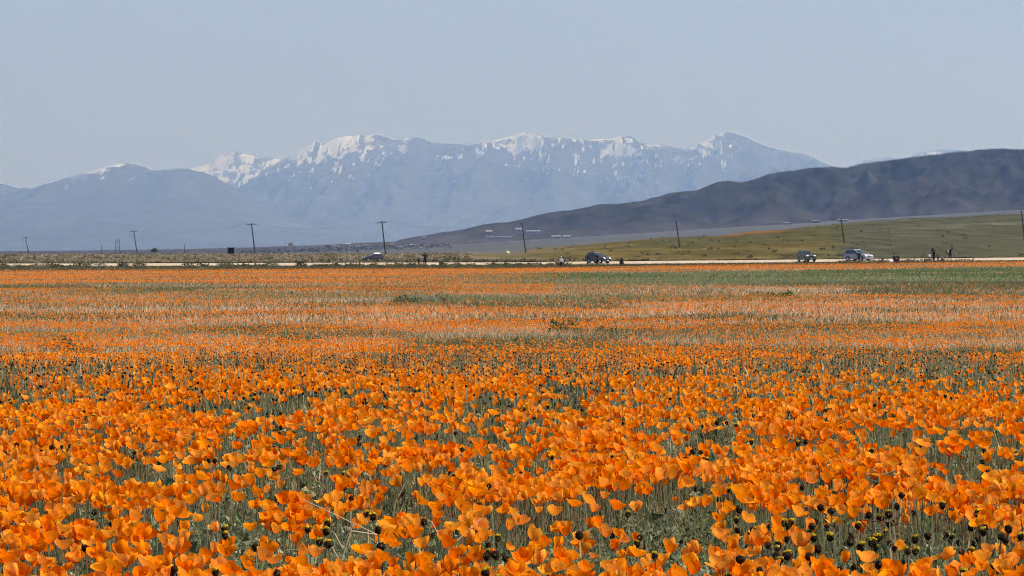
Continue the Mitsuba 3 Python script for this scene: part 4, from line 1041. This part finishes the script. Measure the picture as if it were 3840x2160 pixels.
pal = np.array([(.11, .10, .038), (.09, .083, .034), (.075, .074, .034), (.125, .11, .045), (.115, .108, .07)])
bushes(S, x, y, R.uniform(.3, 1.2, len(x)), R.uniform(.10, .3, len(x)), pal[R.choice(5, len(x))] * R.uniform(.8, 1.2, (len(x), 1)), 20, .42)
S.put('hill_brush', 'leaf_skin')
labels['hill_brush'] = {'label': 'low olive tufts dotted over the grassy hill', 'category': 'brush', 'kind': 'stuff'}
SHR = [(302, 1003, 640, 1.1, .85, 'olive'), (356, 1001, 642, 2.2, .95, 'olive'), (462, 1004, 640, 1.0, .7, 'dark'), (523, 1002, 641, 1.3, 1.0, 'olive'), (724, 1001, 642, 2.4, .8, 'dark'), (848, 1000, 643, 1.6, .85, 'olive'), (1020, 1001, 641, 1.3, .9, 'olive'), (1130, 1000, 643, 1.0, .8, 'dark'), (2331, 985, 640, .28, 1.0, 'dark'), (1988, 993, 668, 1.6, .9, 'dark'), (2120, 952, 900, 3.2, 1.1, 'dark'), (2220, 949, 900, 2.6, 1.0, 'dark'), (2580, 941, 1290, 7.0, 1.4, 'dark'), (2962, 946, 900, 2.6, 1.2, 'dark')]
SL = ['small olive bush at the near edge of the road, leftmost of all', 'wide olive bush overlapping the pale road left of the second pole', 'dark low bush on the road verge below the second pole', 'round olive bush on the verge just right of the second pole', 'wide dark bush on the verge between the second and third pole', 'olive bush on the verge where the road fades out', 'olive bush on the verge right of the third pole', 'dark low bush on the verge before the car with painted roof glare', 'slender dark shrub on the road right of the blue car', 'dark bush behind the road left of the person in white', 'wide dark bush behind the roof of the blue car', 'dark bush upslope to the right of the blue car', 'long dark thicket at the foot of the bare pole on the slope', 'dark bush behind the road left of the green car']
for (px, py, d, r, h, cn), lab in zip(SHR, SL):
    x, y = at(px, d)
    k = thing('shrub', lab, 'shrub')
    base = np.array([(.12, .125, .065) if cn == 'olive' else (.055, .058, .032)])
    S = Soup(); bushes(S, np.array([x]), np.array([y]), np.array([r]), np.array([h]), base, 240, .16, z=np.array([max(G(x, y), G(x, 655.) if d < 660 else -99)]))
    part(k, 'foliage', S.mesh(), 'leaf_skin', color=np.vstack(S.c))
    for q in range(3): part(k, 'stem', limb((x + (q - 1) * .1, y, G(x, y) - .1), (x + (q - 1) * r * .4, y, G(x, y) + h * .6), .04, .02, 6), 'weathered_wood')
x, y = at(578, 2300); z = EYE + sz(940) * 2300
k = thing('small_tree', 'lone round dark tree on the skyline right of the second pole', 'tree')
S = Soup(); bushes(S, np.array([x]), np.array([y]), np.array([1.9]), np.array([1.9]), np.array([(.04, .045, .035)]), 400, .4, z=np.array([z - .6])); part(k, 'crown', S.mesh(), 'leaf_skin', color=np.vstack(S.c))
part(k, 'trunk', limb((x, y, z - 2.6), (x, y, z + .3), .25, .16, 8), 'weathered_wood')

# far belt of trees and the settlement's groves
S = Soup()
px = np.concatenate([R.uniform(-150, 1100, 900), R.uniform(900, 1700, 420)])
d = R.uniform(5200, 7600, len(px))
d[:900] = R.uniform(9000, 15000, 900)
py = np.where(np.arange(len(px)) < 900, R.uniform(945, 952, len(px)), np.interp(px, [900, 1350, 1500, 1700], [946, 936, 930, 926]) + R.uniform(-1, 1, len(px)) * np.interp(px, [900, 1350, 1700], [3, 10, 12]))
x, y = sx(px) * d, d
z = EYE + sz(py) * d
sc_ = np.where(d > 8500, R.uniform(3, 8, len(d)), R.uniform(.8, 2.4, len(d)))
bushes(S, x, y, sc_ * .8, sc_ * .8, tint(len(d), (.085, .08, .07), .6), 12, 1.6, z=z - sc_ * .5)
S.put('far_trees', 'leaf_skin')
labels['far_trees'] = {'label': 'thin dark belt of far trees along the edge of the plain', 'category': 'trees', 'kind': 'stuff'}
